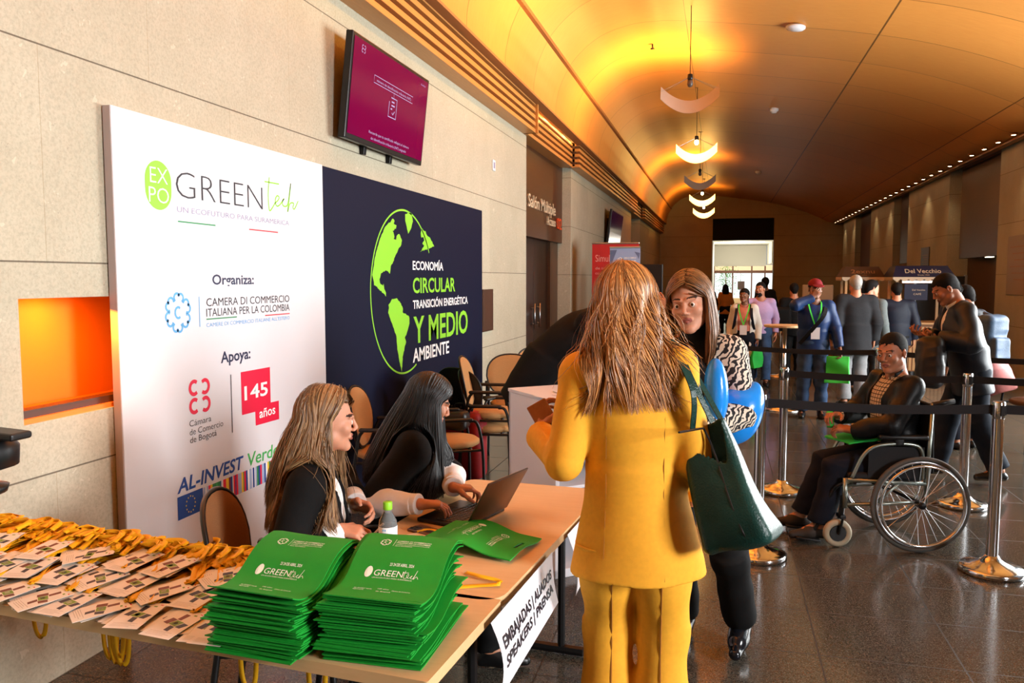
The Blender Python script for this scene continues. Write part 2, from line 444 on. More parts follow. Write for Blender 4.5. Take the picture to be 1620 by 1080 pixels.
    def torso(s, t, hem, hemr=None, waistr=None, chestr=None, yoke=.05, sqf=.7):
        """prims of a garment round the trunk; hem in metres below the pelvis centre"""
        k, w, f = s.k, s.w, s.fem; o = []; ay = s.Rl[:,1]; am = s.Rm[:,1]; U = lambda p, kk=.04: o.append((p, 'u', kk))
        cr = (chestr or (.152 if f else .172))*k*w+t; wr = (waistr or (.135 if f else .158))*k*w+t; hr = (hemr or (.17 if f else .172))*k*w+t
        U(ell(s.chest+s.Rl@V(0,0,-.01), V(cr,.108*k+t,.175*k+t), s.Rl))
        U(cone(s.chest, s.waist, cr*.95, wr, (ay, sqf)), .05)
        hp = s.P+s.Rm@V(0,0,-hem); U(ccap(s.waist+s.Rm@V(0,0,.02), hp, wr, hr, (am, sqf+.02)), .05)
        for g in (1,-1):
            U(cone(s.neck+s.Rl@V(g*.03,0,-.035), s.sho[g], yoke*k+t*.6, .047*k+t), .04)
            if f and s.loc is not None: U(ell(s.chest+s.Rl@V(g*.068*k,.075*k,-.02*k), V(.062,.06,.062)*k+t*.6, s.Rl), .03)
        return o
    def sleeves(s, t, cut=1.0, re=.041, rw=.031, sides=(1,-1), puff=0):
        o = []; k = s.k
        for g in sides:
            o.append((cone(s.sho[g], s.elb[g], .047*k+t, re*k+t), 'u', .03))
            o.append((ccap(s.elb[g], s.elb[g]+(s.wri[g]-s.elb[g])*cut, re*k+t, rw*k+t), 'u', .02))
            if puff: o.append((ell(s.elb[g]+(s.wri[g]-s.elb[g])*.62, V(.05,.05,.06)*k+puff), 'u', .03))
        return o
    def neckhole(s, r=.066, dz=.0, up=.25, fwd=.01):
        a = s.neck+s.Rl@V(0,fwd,-.03+dz); return (ccap(a, a+s.Rl@V(0,.03,up), r*s.k, r*1.5*s.k), 's', .01)
    def vee(s, top=.075, low=-.1, wlow=.0, y0=.0, cx=0):
        """front opening: half width `top` at the neck narrowing to wlow at `low` (from the waist)"""
        def f(P):
            q = (P-s.waist)@s.Rl; z1 = .40*s.k; tt = np.clip((q[:,2]-low)/(z1-low), 0, 1)
            hw = wlow+(top-wlow)*tt
            return np.maximum(np.maximum(np.abs(q[:,0]-cx)-hw, (low-q[:,2]) if wlow <= .0 else -1), y0-q[:,1])
        return (raw(f), 's', 0)
    def legs(s, t, cut=1.0, rk=.062, ra=.052, rise=.12, sides=(1,-1), rt=.088):
        k = s.k; o = [(ell(s.P+V(0,0,.0), V(.162*s.w,.115,.13)*k+t, s.Rm), 'u', 0), (ccap(s.P, s.P+s.Rm@V(0,0,rise*k), .16*k*s.w+t, .14*k*s.w+t, (s.Rm[:,1], .72)), 'u', .03)]
        for g in sides:
            o.append((cone(s.hip[g], s.kn[g], rt*k+t, rk*k+t), 'u', .03))
            o.append((ccap(s.kn[g]-nrm(s.ank[g]-s.kn[g])*.03, s.kn[g]+(s.ank[g]-s.kn[g])*cut, rk*k+t, ra*k+t), 'u', .03))
            o.append((ell(s.hip[g]+V(0,-.03*k,0), V(.082,.068,.09)*k+t), 'u', .05))
        return o
    def shoe(s, g, heel=0, L=1.0):
        k = s.k; a = s.ank[g]; d = s.toe[g]; z0 = min(.0, a[2]-.085*k)*0+a[2]-.085*k; dn = V(0,0,-1.0)
        hb = a-d*.035*k+dn*.052*k; tp = a+d*.165*k*L+dn*(.058+heel)*k; ml = a+d*.06*k+dn*(.045+heel*.6)*k
        o = [(cone(hb, ml, .034*k, .04*k), 'u', 0), (cone(ml, tp, .041*k, .027*k), 'u', .02), (cone(a+dn*.01*k, ml, .037*k, .036*k), 'u', .03)]
        return o

SKINS = {}
def make_person(F, label, skin, hair_m, vox=.006, hands=(1,-1), detail=True, brow=None, group=None, eyes=True):
    root = sdf_obj('person', F.body(hands, detail), vox, [skin, M['lips'], brow or M['brow']], None, F.skin_fn(detail))
    place(root, F.loc, F.rz); tag(root, label, 'person', group)
    if detail and eyes:
        for g in (1,-1):
            mb = MB(); mb.mat(0)
            for lo, hi, mi in ((0,11,2),(11,29,1),(29,180,0)):
                mb.mat(mi); r = .0122*F.hs
                prof = [(r*math.sin(a*D2R), r*math.cos(a*D2R)) for a in np.linspace(lo if lo else .5, hi, 5 if hi < 180 else 10)]
                mb.lathe(prof, F.h(g*.031,.0785,0), 16, F.Rh@Rx(-math.pi/2), cap=False)
            mb.build('eye', [M['eyewhite'], M['iris'], M['pupil']], root, True)
    return root
def wear(root, name, prims, vox, m, fold=None, mfn=None, label=None):
    if fold is not None: prims = prims+[(folds(*fold), 'd', 0)]
    o = sdf_obj(name, prims, vox, m, root, mfn)
    if label: o['label'] = label
    return o
def shoes(root, F, m, sole=None, heel=0, vox=.006, L=1.0, sides=(1,-1)):
    for g in sides:
        pr = F.shoe(g, heel, L); z = F.ank[g][2]-.085*F.k
        pr = pr+[(plane((0,0,z+.002), (0,0,-1)), 'i', 0)]
        wear(root, 'shoe', pr, vox, [m, sole or m], None, (lambda C, z=z: (C[:,2] < z+.022).astype(int)))
def hair_cap(F, t=.01, back=-.06, front=.035, side=.02, long=0, temple=.0):
    """close hair: a shell over the skull; lower edge given in head units"""
    e = F.hs; R = F.Rh
    o = [(ell(F.h(0,-.016,.038), V(.073+t,.094+t,.083+t)*e, R), 'u', 0), (cone(F.h(0,-.06,-.01), F.h(0,-.062,back), (.045+t)*e, .04*e), 'u', .03)]
    def cut(P):
        q = ((P-F.head)@R)/e; x, y, z = q[:,0], q[:,1], q[:,2]; ax = np.abs(x)
        fr = front+.012-np.minimum(.03, ax*.25)+temple*np.clip(1-np.abs(ax-.042)/.022, 0, 1)+.004*np.sin(x*160)+.003*np.sin(x*310+1)
        sd = side+.004*np.sin(z*200+y*150)
        lim = np.where(y > .045, fr, np.where(y > .006, sd+(y-.006)*(fr-sd)/.039*1.0, np.where(y > -.02, np.where(y > -.012, sd-.028, back*.25+.0), back)))
        lim = np.where((y <= .006) & (y > -.02), sd-.028*np.clip((y+.004)/.01, 0, 1)*(y < .016)+(y < -.004)*(.02), lim)
        return (lim-z)*.6*e
    o.append((raw(cut), 'i', 0)); return o
def tufts(root, F, cap, m, n=1800, ln=.022, flow=(.15,-.7,-.35), lift=.35, r=.0011, seed=2, name='hair_tufts'):
    """short locks combed over a close cap of hair"""
    rs = np.random.RandomState(seed); me = cap.data; c = np.empty(len(me.vertices)*3, np.float32); me.vertices.foreach_get('co', c); c = c.reshape(-1,3)
    q = ((c-F.head)@F.Rh)/F.hs; nn = (q-V(0,-.016,.038))/(V(.073,.094,.083)**2); nn /= np.linalg.norm(nn, axis=1)[:,None]
    rad = np.linalg.norm((q-V(0,-.016,.034))/(V(.075,.096,.085)), axis=1); ok = np.where(rad > 1.0)[0]
    i = rs.choice(ok, n); p = q[i]-nn[i]*.003; d = V(*flow)[None]+rs.normal(0,.25,(n,3)); d -= nn[i]*np.sum(d*nn[i],1)[:,None]; d = d/np.linalg.norm(d, axis=1)[:,None]+nn[i]*(lift*rs.rand(n))[:,None]
    L = ln*(.6+.7*rs.rand(n)); sd = np.cross(d, nn[i]); sd /= np.linalg.norm(sd, axis=1)[:,None]; vs = []; W_ = (r*(.7+.6*rs.rand(n)))[:,None]
    ts = (0,.35,.7,1)
    for t in ts:
        cc = p+d*(L*t)[:,None]-nn[i]*(L*.35*t*t)[:,None]; w = W_*(1-t*.85)
        vs += [cc-sd*w, cc+sd*w, cc+nn[i]*w*1.2]
    vs = np.stack(vs, 1)*F.hs@F.Rh.T+F.head; I = np.arange(n*12).reshape(n,4,3); qd = []
    for k in range(3):
        k2 = (k+1)%3; qd.append(np.stack([I[:,:-1,k],I[:,:-1,k2],I[:,1:,k2],I[:,1:,k]],-1).reshape(-1,4))
    o = np_mesh(name, vs.reshape(-1,3), np.concatenate(qd), m, root); at = o.data.attributes.new('tone','FLOAT','POINT'); at.data.foreach_set('value', np.repeat(rs.rand(n),12).astype(np.float32)); return o
def strands(name, root, F, m, n=900, length=.45, part=0.0, col=None, wav=.012, r=.0022, tilt=None, front=True, seed=1, lift=.012, spread=.03, fall=None, pts=15, phis=(-150,150), wfreq=9., endj=.06, bias=None, drape=None):
    """long hair: tapered locks that leave the parting, follow the skull and fall; pushed clear of the clothes in `col`"""
    rs = np.random.RandomState(seed); e = F.hs; Ls = np.linspace(0, 1, pts)
    phi = rs.uniform(phis[0], phis[1], n)*D2R; dep = rs.uniform(-.3, 1, n); ln = length*(1-endj*2*rs.rand(n))
    # roots along the parting: front for the sides, crown for the back (phi 0 = back of the head, +-90 = ears)
    cph, sph = np.cos(phi), np.sin(phi); yr = np.where(cph > .3, -.05, .055-.1*np.clip(.3+cph*1.0, 0, 1))+rs.normal(0, .012, n)
    out = np.zeros((n, pts, 3))
    ctr = V(0,-.014,.034); rad = V(.073,.094,.083)+lift
    S = np.sign(sph)
    p0 = np.stack([part+S*.004+rs.normal(0,.004,n), yr, np.zeros(n)], 1)
    q = (p0-ctr)/rad; q[:,2] = np.sqrt(np.maximum(.02, 1-q[:,0]**2-q[:,1]**2)); q /= np.linalg.norm(q, axis=1)[:,None]
    eq = np.stack([sph*1.0, -cph, np.full(n, -.18)], 1); eq /= np.linalg.norm(eq, axis=1)[:,None]
    sk = .17
    down = F.Rh.T@V(0,0,-1) if tilt is None else F.Rh.T@nrm(tilt)
    wp = rs.uniform(0, 6.3, n)
    for j, t in enumerate(Ls):
        a = min(1, t/.38); d = q*(1-a)+eq*a; d /= np.linalg.norm(d, axis=1)[:,None]
        p = ctr+d*(rad+ (dep*.010)[:,None])
        if t > .38:
            s = (t-.38)/.62; fl = np.maximum(.02, ln-sk); o = eq*V(1,1,0)
            p = p+down[None]*(fl*s)[:,None]+o*(spread*math.sin(min(1, s*1.3)*1.57))*(.6+.5*dep)[:,None]
        wv = wav*np.sin(t*wfreq+wp)*max(0, t-.3)/.7
        p = p+np.stack([-cph*0+np.cos(phi)*wv, np.sin(phi)*wv, 0*wv], 1)
        out[:, j] = (p*e)@F.Rh.T+F.head
    if bias is not None:
        for j, t in enumerate(Ls):
            if t > .38: out[:, j] += bias(out[:, j], (t-.38)/.62, phi)
    if col is not None:
        for j in range(pts):
            if Ls[j] < .3: continue
            for it in range(4):
                P = out[:, j]; d = ev(col, P); g = np.stack([ev(col, P+V(*[.004 if a == b else 0 for b in range(3)]))-d for a in range(3)], 1)
                g /= np.maximum(1e-6, np.linalg.norm(g, axis=1))[:,None]; g[:,2] *= .3
                tgt = .008+.012*np.maximum(0, dep)
                out[:, j] += g*np.clip(tgt-d, 0, .05)[:,None]
        for j in range(2, pts-1): out[:, j] = out[:, j]*.6+.2*(out[:, j-1]+out[:, j+1])
    # three-sided tapering locks
    nv = 4; T = np.gradient(out, axis=1); T /= np.maximum(1e-6, np.linalg.norm(T, axis=2))[...,None]
    up = (out-F.head); up -= T*np.sum(up*T, 2)[...,None]; up /= np.maximum(1e-6, np.linalg.norm(up, axis=2))[...,None]; sd = np.cross(T, up)
    rr = (r*(.7+.6*rs.rand(n)))[:,None]*np.interp(Ls, [0,.1,.75,1], [.8,1.2,1.1,.15])[None]
    vs = np.zeros((n, pts, nv, 3))
    for k in range(nv):
        a = 2*math.pi*k/nv; vs[:,:,k] = out+(sd*math.cos(a)*2.0+up*math.sin(a)*.7)*rr[...,None]
    I = np.arange(n*pts*nv).reshape(n, pts, nv); qd = []
    for k in range(nv):
        k2 = (k+1)%nv; qd.append(np.stack([I[:,:-1,k], I[:,:-1,k2], I[:,1:,k2], I[:,1:,k]], -1).reshape(-1,4))
    qd = np.concatenate(qd); o = np_mesh(name, vs.reshape(-1,3), qd, m, root)
    at = o.data.attributes.new('tone', 'FLOAT', 'POINT'); at.data.foreach_set('value', np.repeat(rs.rand(n), pts*nv).astype(np.float32))
    return o
# ------------------------------------------------------------------ materials
M = {}
def lin(c):
    return tuple((x/255/12.92 if x <= 10 else ((x/255+.055)/1.055)**2.4) for x in c)+(1,)
class NT:
    def __init__(s, name):
        m = bpy.data.materials.new(name); m.use_nodes = True; s.m = m; s.t = m.node_tree; s.b = s.t.nodes['Principled BSDF']
    def n(s, typ, **kw):
        nd = s.t.nodes.new(typ)
        for k, v in kw.items():
            if k.startswith('i_'): nd.inputs[int(k[2:]) if k[2:].isdigit() else k[2:].replace('_', ' ')].default_value = v
            else: setattr(nd, k, v)
        return nd
    def l(s, a, b): s.t.links.new(a, b)
    def co(s, scale=(1,1,1), kind='Object'):
        c = s.n('ShaderNodeTexCoord'); mp = s.n('ShaderNodeMapping'); mp.inputs['Scale'].default_value = scale
        s.l(c.outputs[kind], mp.inputs['Vector']); return mp.outputs['Vector']
    def math(s, op, a, b=0.0, c=None):
        nd = s.n('ShaderNodeMath', operation=op)
        for i, x in enumerate((a, b) if c is None else (a, b, c)):
            if isinstance(x, (int, float)): nd.inputs[i].default_value = x
            else: s.l(x, nd.inputs[i])
        return nd.outputs[0]
    def mix(s, f, a, b, mode='MIX'):
        nd = s.n('ShaderNodeMix', data_type='RGBA', blend_type=mode)
        for key, x in ((0, f), (6, a), (7, b)):
            if isinstance(x, (int, float)): nd.inputs[key].default_value = x
            elif isinstance(x, tuple): nd.inputs[key].default_value = x
            else: s.l(x, nd.inputs[key])
        return nd.outputs[2]
    def ramp(s, f, stops):
        r = s.n('ShaderNodeValToRGB'); e = r.color_ramp.elements
        while len(e) < len(stops): e.new(.5)
        for i, (p, c) in enumerate(stops): e[i].position = p; e[i].color = c
        s.l(f, r.inputs[0]); return r.outputs[0]
    def bump(s, h, st=.2, d=.01):
        b = s.n('ShaderNodeBump', i_Strength=st, i_Distance=d); s.l(h, b.inputs['Height']); s.l(b.outputs[0], s.b.inputs['Normal'])
    def noise(s, vec, scale, detail=4, rough=.55):
        nd = s.n('ShaderNodeTexNoise', i_Scale=scale, i_Detail=detail, i_Roughness=rough); s.l(vec, nd.inputs['Vector']); return nd.outputs[0]
def mat(key, c, rough=.55, metal=0, spec=.5, var=0, vs=30, bump=0, bs=200, coat=0, sheen=0, emit=0, trans=0, ior=1.45, c2=None, alpha=1, sss=0, stretch=(1,1,1)):
    t = NT(key); b = t.b; col = lin(c)
    b.inputs['Base Color'].default_value = col; b.inputs['Roughness'].default_value = rough; b.inputs['Metallic'].default_value = metal
    b.inputs['Specular IOR Level'].default_value = spec; b.inputs['Coat Weight'].default_value = coat; b.inputs['IOR'].default_value = ior
    if sheen: b.inputs['Sheen Weight'].default_value = sheen; b.inputs['Sheen Roughness'].default_value = .4; b.inputs['Sheen Tint'].default_value = col
    if trans: b.inputs['Transmission Weight'].default_value = trans
    if alpha < 1: b.inputs['Alpha'].default_value = alpha
    if emit: b.inputs['Emission Color'].default_value = col; b.inputs['Emission Strength'].default_value = emit
    if sss:
        b.inputs['Subsurface Weight'].default_value = sss; b.inputs['Subsurface Radius'].default_value = (.012,.004,.002); b.inputs['Subsurface Scale'].default_value = 1
    if var:
        f = t.noise(t.co(stretch), vs); dk = tuple(x*(1-var) for x in col[:3])+(1,) if c2 is None else lin(c2)
        lt = tuple(min(1, x*(1+var)) for x in col[:3])+(1,)
        t.l(t.ramp(f, [(.3, dk), (.7, lt)]), b.inputs['Base Color'])
    if bump: t.bump(t.noise(t.co(stretch), bs, 2), bump, .004)
    M[key] = t.m; return t.m

# limestone wall: courses 0.885 m high, staggered joints, fossil flecks
def limestone(key, c1, c2, axis='y'):
    t = NT(key); co = t.n('ShaderNodeTexCoord'); sx = t.n('ShaderNodeSeparateXYZ'); t.l(co.outputs['Object'], sx.inputs[0])
    cm = t.n('ShaderNodeCombineXYZ'); t.l(t.math('ADD', sx.outputs[1 if axis == 'y' else 0], .55), cm.inputs[0]); t.l(sx.outputs[2], cm.inputs[1])
    br = t.n('ShaderNodeTexBrick', offset=.5, i_Scale=1.0); br.inputs['Brick Width'].default_value = 1.32; br.inputs['Row Height'].default_value = .8835
    br.inputs['Mortar Size'].default_value = .0022; br.inputs['Mortar Smooth'].default_value = .1
    br.inputs['Color1'].default_value = (.93,.93,.93,1); br.inputs['Color2'].default_value = (1,1,1,1); br.inputs['Mortar'].default_value = (.80,.76,.70,1)
    t.l(cm.outputs[0], br.inputs['Vector'])
    row = t.math('ABSOLUTE', t.math('SUBTRACT', t.math('FRACT', t.math('ADD', t.math('DIVIDE', sx.outputs[2], .8835), .5)), .5))
    seam = t.math('LESS_THAN', row, .0042)
    o = co.outputs['Object']
    n1 = t.noise(o, 3.2, 5, .6); n2 = t.noise(o, 70, 4, .7)
    base = t.mix(n1, lin(c1), lin(c2)); base = t.mix(t.math('MULTIPLY', t.math('SUBTRACT', n2, .42), 1.3), base, lin(tuple(int(x*.72) for x in c2)))
    vo = t.n('ShaderNodeTexVoronoi', feature='SMOOTH_F1', i_Scale=9.0); wv = t.n('ShaderNodeMix', data_type='RGBA'); wv.inputs[0].default_value = .2
    nn = t.n('ShaderNodeTexNoise', i_Scale=14.0); t.l(o, nn.inputs[0]); t.l(o, wv.inputs[6]); t.l(nn.outputs[1], wv.inputs[7]); t.l(wv.outputs[2], vo.inputs['Vector'])
    fl = t.math('LESS_THAN', vo.outputs['Distance'], .105); base = t.mix(t.math('MULTIPLY', fl, .45), base, lin(tuple(min(255, int(x*1.10)) for x in c1)))
    vd = t.n('ShaderNodeTexVoronoi', i_Scale=21.0); t.l(wv.outputs[2], vd.inputs['Vector'])
    pit = t.math('LESS_THAN', vd.outputs['Distance'], .075); base = t.mix(t.math('MULTIPLY', pit, .35), base, lin(tuple(int(x*.55) for x in c2)))
    base = t.mix(1.0, base, br.outputs[0], 'MULTIPLY'); base = t.mix(t.math('MULTIPLY', seam, .75), base, lin((70,62,52)))
    t.l(base, t.b.inputs['Base Color']); t.b.inputs['Roughness'].default_value = .8; t.b.inputs['Specular IOR Level'].default_value = .25
    t.bump(t.math('SUBTRACT', n2, t.math('MULTIPLY', seam, 3)), .25, .003)
    M[key] = t.m
limestone('limestone', (198,192,171), (178,171,148)); limestone('limestone_end', (200,188,160), (180,166,136), 'x')
# polished dark granite
def granite():
    t = NT('granite'); co = t.n('ShaderNodeTexCoord'); o = co.outputs['Object']; sx = t.n('ShaderNodeSeparateXYZ'); t.l(o, sx.inputs[0])
    n1 = t.noise(o, 140, 3, .7); n2 = t.noise(o, 45, 4, .6); n3 = t.noise(o, 1.3, 3)
    c = t.ramp(n1, [(.36, lin((26,24,22))), (.52, lin((70,66,58))), (.66, lin((150,142,128)))]); c = t.mix(.5, c, t.ramp(n2, [(.35, lin((34,32,29))), (.7, lin((98,93,82)))]))
    c = t.mix(t.math('MULTIPLY', n3, .3), c, lin((46,40,34)))
    ex = t.math('ABSOLUTE', t.math('SUBTRACT', t.math('FRACT', t.math('ADD', t.math('DIVIDE', t.math('ADD', sx.outputs[0], .14), .6), .5)), .5))
    ey = t.math('ABSOLUTE', t.math('SUBTRACT', t.math('FRACT', t.math('ADD', t.math('DIVIDE', t.math('SUBTRACT', sx.outputs[1], 3.25), .5), .5)), .5))
    g = t.math('LESS_THAN', t.math('MINIMUM', t.math('MULTIPLY', ex, .6), t.math('MULTIPLY', ey, .5)), .0038)
    c = t.mix(t.math('MULTIPLY', g, .8), c, lin((14,12,10))); t.l(c, t.b.inputs['Base Color'])
    r = t.math('ADD', t.math('MULTIPLY', n3, .12), .10); t.l(t.math('ADD', r, t.math('MULTIPLY', g, .4)), t.b.inputs['Roughness'])
    t.b.inputs['Specular IOR Level'].default_value = .5
    t.bump(t.math('MULTIPLY', g, -1), .3, .003); M['granite'] = t.m
granite()
# vault of thin wood panels: seams every 1.43 m across and three along
def vault():
    t = NT('vault_wood'); co = t.n('ShaderNodeTexCoord'); o = co.outputs['Object']; sx = t.n('ShaderNodeSeparateXYZ'); t.l(o, sx.inputs[0])
    yy = t.math('DIVIDE', t.math('SUBTRACT', sx.outputs[1], 13.31), 1.43)
    ey = t.math('MULTIPLY', t.math('ABSOLUTE', t.math('SUBTRACT', t.math('FRACT', t.math('ADD', yy, 20.5)), .5)), 1.43)
    s1 = t.math('LESS_THAN', ey, .006)
    s2 = t.math('LESS_THAN', t.math('ABSOLUTE', t.math('SUBTRACT', sx.outputs[0], 1.96)), .012)
    s3 = t.math('LESS_THAN', t.math('ABSOLUTE', t.math('ADD', sx.outputs[0], .56)), .006)
    s4 = t.math('LESS_THAN', t.math('ABSOLUTE', t.math('SUBTRACT', sx.outputs[0], 4.05)), .008)
    g = t.math('MAXIMUM', t.math('MAXIMUM', s1, s2), t.math('MAXIMUM', s3, s4))
    wn = t.n('ShaderNodeTexWhiteNoise', noise_dimensions='1D'); t.l(t.math('FLOOR', t.math('ADD', yy, 20)), wn.inputs['W'])
    gr = t.noise(t.co((2, 26, 2)), 3, 5, .6)
    c = t.mix(gr, lin((206,132,58)), lin((228,160,80))); c = t.mix(t.math('MULTIPLY', wn.outputs[0], .18), c, lin((160,112,60)))
    c = t.mix(t.math('MULTIPLY', g, .75), c, lin((50,30,14))); t.l(c, t.b.inputs['Base Color'])
    t.b.inputs['Roughness'].default_value = .45; t.b.inputs['Specular IOR Level'].default_value = .4
    M['vault_wood'] = t.m
vault()
def wood(key, a, b, rough=.45, sc=(1.5, 22, 22), bs=1):
    t = NT(key); f = t.noise(t.co(sc), 3, 6, .65); t.l(t.mix(f, lin(a), lin(b)), t.b.inputs['Base Color']); t.b.inputs['Roughness'].default_value = rough
    t.b.inputs['Specular IOR Level'].default_value = .4; M[key] = t.m
wood('slat_wood', (176,116,58), (206,146,82), .4, (20, 1.2, 20)); wood('dark_wood', (58,34,20), (84,50,30), .4, (1, 1, 14))
wood('table_wood', (206,166,116), (224,188,140), .4, (1.6, 26, 20)); wood('ply', (196,150,96), (216,172,118), .45)
wood('kiosk_wood', (130,84,48), (156,104,62), .5, (18, 18, 1.5)); wood('door_wood', (34,22,16), (48,32,22), .35, (14,14,1)); wood('recess_wood', (64,44,30), (84,58,40), .4, (14,14,1))
mat('soffit', (150,104,62), .5); mat('black_void', (10,8,7), .8); mat('white_wall', (232,226,210), .7); mat('brown_beam', (120,72,46), .5)
mat('street_white', (245,248,245), .8); mat('street_tan', (214,176,134), .8); mat('niche_orange', (226,128,44), .6); mat('leaf', (70,120,44), .7, var=.3)
def glass():
    t = NT('glass'); t.b.inputs['Base Color'].default_value = (.95,1,.98,1); t.b.inputs['Roughness'].default_value = .0
    t.b.inputs['Transmission Weight'].default_value = 1; t.b.inputs['IOR'].default_value = 1.02; M['glass'] = t.m
glass()
mat('board_white', (228,228,234), .45, spec=.4); mat('board_edge', (170,158,156), .6); mat('board_navy', (13,19,44), .65, spec=.15, var=.08, vs=90)
mat('lime', (140,216,48), .5); mat('p_black', (34,32,42), .5); mat('p_lilac', (150,146,178), .5); mat('p_green', (46,140,84), .5); mat('p_red', (206,50,60), .5)
mat('p_navy', (30,34,72), .5); mat('p_sky', (96,176,232), .5); mat('p_crimson', (232,24,66), .5); mat('p_white', (250,250,250), .5); mat('p_blue', (26,70,152), .5)
mat('p_vivid', (70,180,90), .5); mat('p_yellow', (246,206,50), .5); mat('p_pale', (170,190,226), .5); mat('p_darkred', (120,40,60), .5)
mat('eyewhite', (224,214,206), .25); mat('iris', (70,44,26), .2); mat('pupil', (10,8,8), .1); mat('lips', (150,84,74), .5, sss=.1)
mat('chrome', (216,216,218), .12, 1, var=0); mat('steel', (180,180,184), .28, 1); mat('grey_metal', (140,142,148), .35, .9); mat('dark_metal', (34,33,34), .4, .6)
mat('black_plastic', (20,20,22), .4); mat('rubber', (84,82,78), .8); mat('rubber_cream', (176,164,140), .7); mat('belt', (18,18,24), .7, bump=.3, bs=900)
mat('gunmetal', (44,44,46), .35, .6)
# ------------------------------------------------------------------ the hall
def struct(mb, name, mats, smooth=False):
    return tag(mb.build(name, mats, None, smooth), kind='structure')
XL, XR, YE = -2.71, 4.8, 36.6
struct(MB().bx(-6, 9, -5, 60, -.12, 0), 'floor', M['granite'])
# left wall, with the lit niche and two door recesses
w = MB()
w.bx(XL-.9, XL, -4, 2.60, 0, 4.6); w.bx(XL-.9, XL, 2.60, 3.55, 0, 1.108); w.bx(XL-.9, XL, 2.60, 3.55, 1.618, 4.6); w.bx(XL-.9, XL, 3.55, 11.2, 0, 4.6)
w.bx(XL-.9, XL, 14.68, 24.78, 0, 4.6); w.bx(XL-.9, XL, 27.5, YE, 0, 4.6)
w.bx(XL-.9, XL-.34, 11.2, 14.68, 0, 4.6); w.bx(XL-.9, XL-.34, 24.78, 27.5, 0, 4.6)
struct(w, 'wall_left', M['limestone'])
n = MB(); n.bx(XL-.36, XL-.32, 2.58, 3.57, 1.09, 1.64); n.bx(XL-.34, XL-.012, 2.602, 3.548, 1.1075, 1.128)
struct(n, 'trim_niche', M['niche_orange'])  # niche back and floor in one even orange
n = MB(); n.bx(XL-.1, XL-.03, 2.601, 3.549, 1.128, 1.16); struct(n, 'trim_sill', M['dark_wood'])
# door recess: wood lining over a dark double door
d = MB(); d.bx(XL-.335, XL-.16, 11.21, 14.67, 2.34, 3.72); struct(d, 'trim_lintel', M['dark_wood'])
d = MB()
d.mat(0).bx(XL-.335, XL-.285, 11.22, 12.88, 0, 2.34, .004); d.bx(XL-.335, XL-.285, 12.90, 14.0, 0, 2.34, .004)
d.mat(1).bx(XL-.335, XL-.24, 14.0, 14.67, 0, 2.34)
do = struct(d, 'door_1', [M['door_wood'], M['recess_wood']])
for y in (12.7, 13.08):
    h = MB(); h.tube([(XL-.285, y, 1.22), (XL-.22, y, 1.22)], .012); h.tube([(XL-.285, y, .96), (XL-.22, y, .96)], .012); h.tube([(XL-.22, y, 1.29), (XL-.22, y, .89)], .016)
    h.build('door_handle', M['steel'], do, True)
d = MB(); d.bx(XL-.335, XL-.29, 24.8, 27.48, 0, 3.6); struct(d, 'door_2', M['door_wood'])
# slatted wood cornice, stepping back over the recesses
k = 0
for y0, y1, xf in ((-4, 11.05, -2.53), (11.05, 14.55, -2.66), (14.55, 24.9, -2.53), (24.9, 27.4, -2.66), (27.4, YE, -2.53)):
    s = MB()
    for i in range(5):
        z = 3.70+i*.094; s.bx(XL-.33 if xf < -2.6 else XL-.001, xf, y0, y1, z, z+.052, .004)
    s.mat(1).bx(XL-.33 if xf < -2.6 else XL-.001, xf-.09, y0, y1, 3.72, 4.14); s.mat(0)  # backing kept dark to paint shade into the gaps between slats
    if k == 0: s.bx(XL-.3, -2.50, 11.0, 11.05, 3.70, 4.13)
    k += 1; struct(s, 'trim_%d' % k, [M['slat_wood'], M['dark_wood']])
# vault
prof = [(-2.43,4.115),(-2.425,4.25),(-2.40,4.38),(-2.35,4.55),(-2.2,4.83),(-1.96,5.07),(-1.7,5.225),(-1.34,5.325),(-1.0,5.345),(-.64,5.325),(.34,5.20),(1.0,5.105),(1.67,4.995),(2.5,4.81),(3.3,4.55),(4.0,4.25),(4.35,4.07),(4.72,4.0)]
pp = [tuple(p) for p in bez([V(a, b, 0) for a, b in prof], 6)]
c = MB(); n = len(pp); ys = [-4, YE+.02]
vs = [(p[0], y, p[1]) for y in ys for p in pp]+[(p[0]*1.0+(.0), y, p[1]+.12) for y in ys for p in pp]
fs = [(i, i+1, n+i+1, n+i) for i in range(n-1)]+[(2*n+i, 3*n+i, 3*n+i+1, 2*n+i+1) for i in range(n-1)]
c.add(vs, fs); ce = struct(c, 'ceiling', M['vault_wood'], True)
s = MB(); s.bx(-2.58, -2.425, -4, YE, 4.09, 4.118); s.bx(-2.9, -2.86, -4, YE, 4.0, 4.75); s.bx(-3.6, -2.2, -4, YE, 4.75, 4.8); struct(s, 'trim_soffit', M['soffit'])
s = MB(); s.bx(4.6, 4.72, -4, YE, 3.965, 4.0); s.bx(4.0, 5.9, -4, YE, 4.45, 4.5); struct(s, 'trim_edge', M['soffit'])
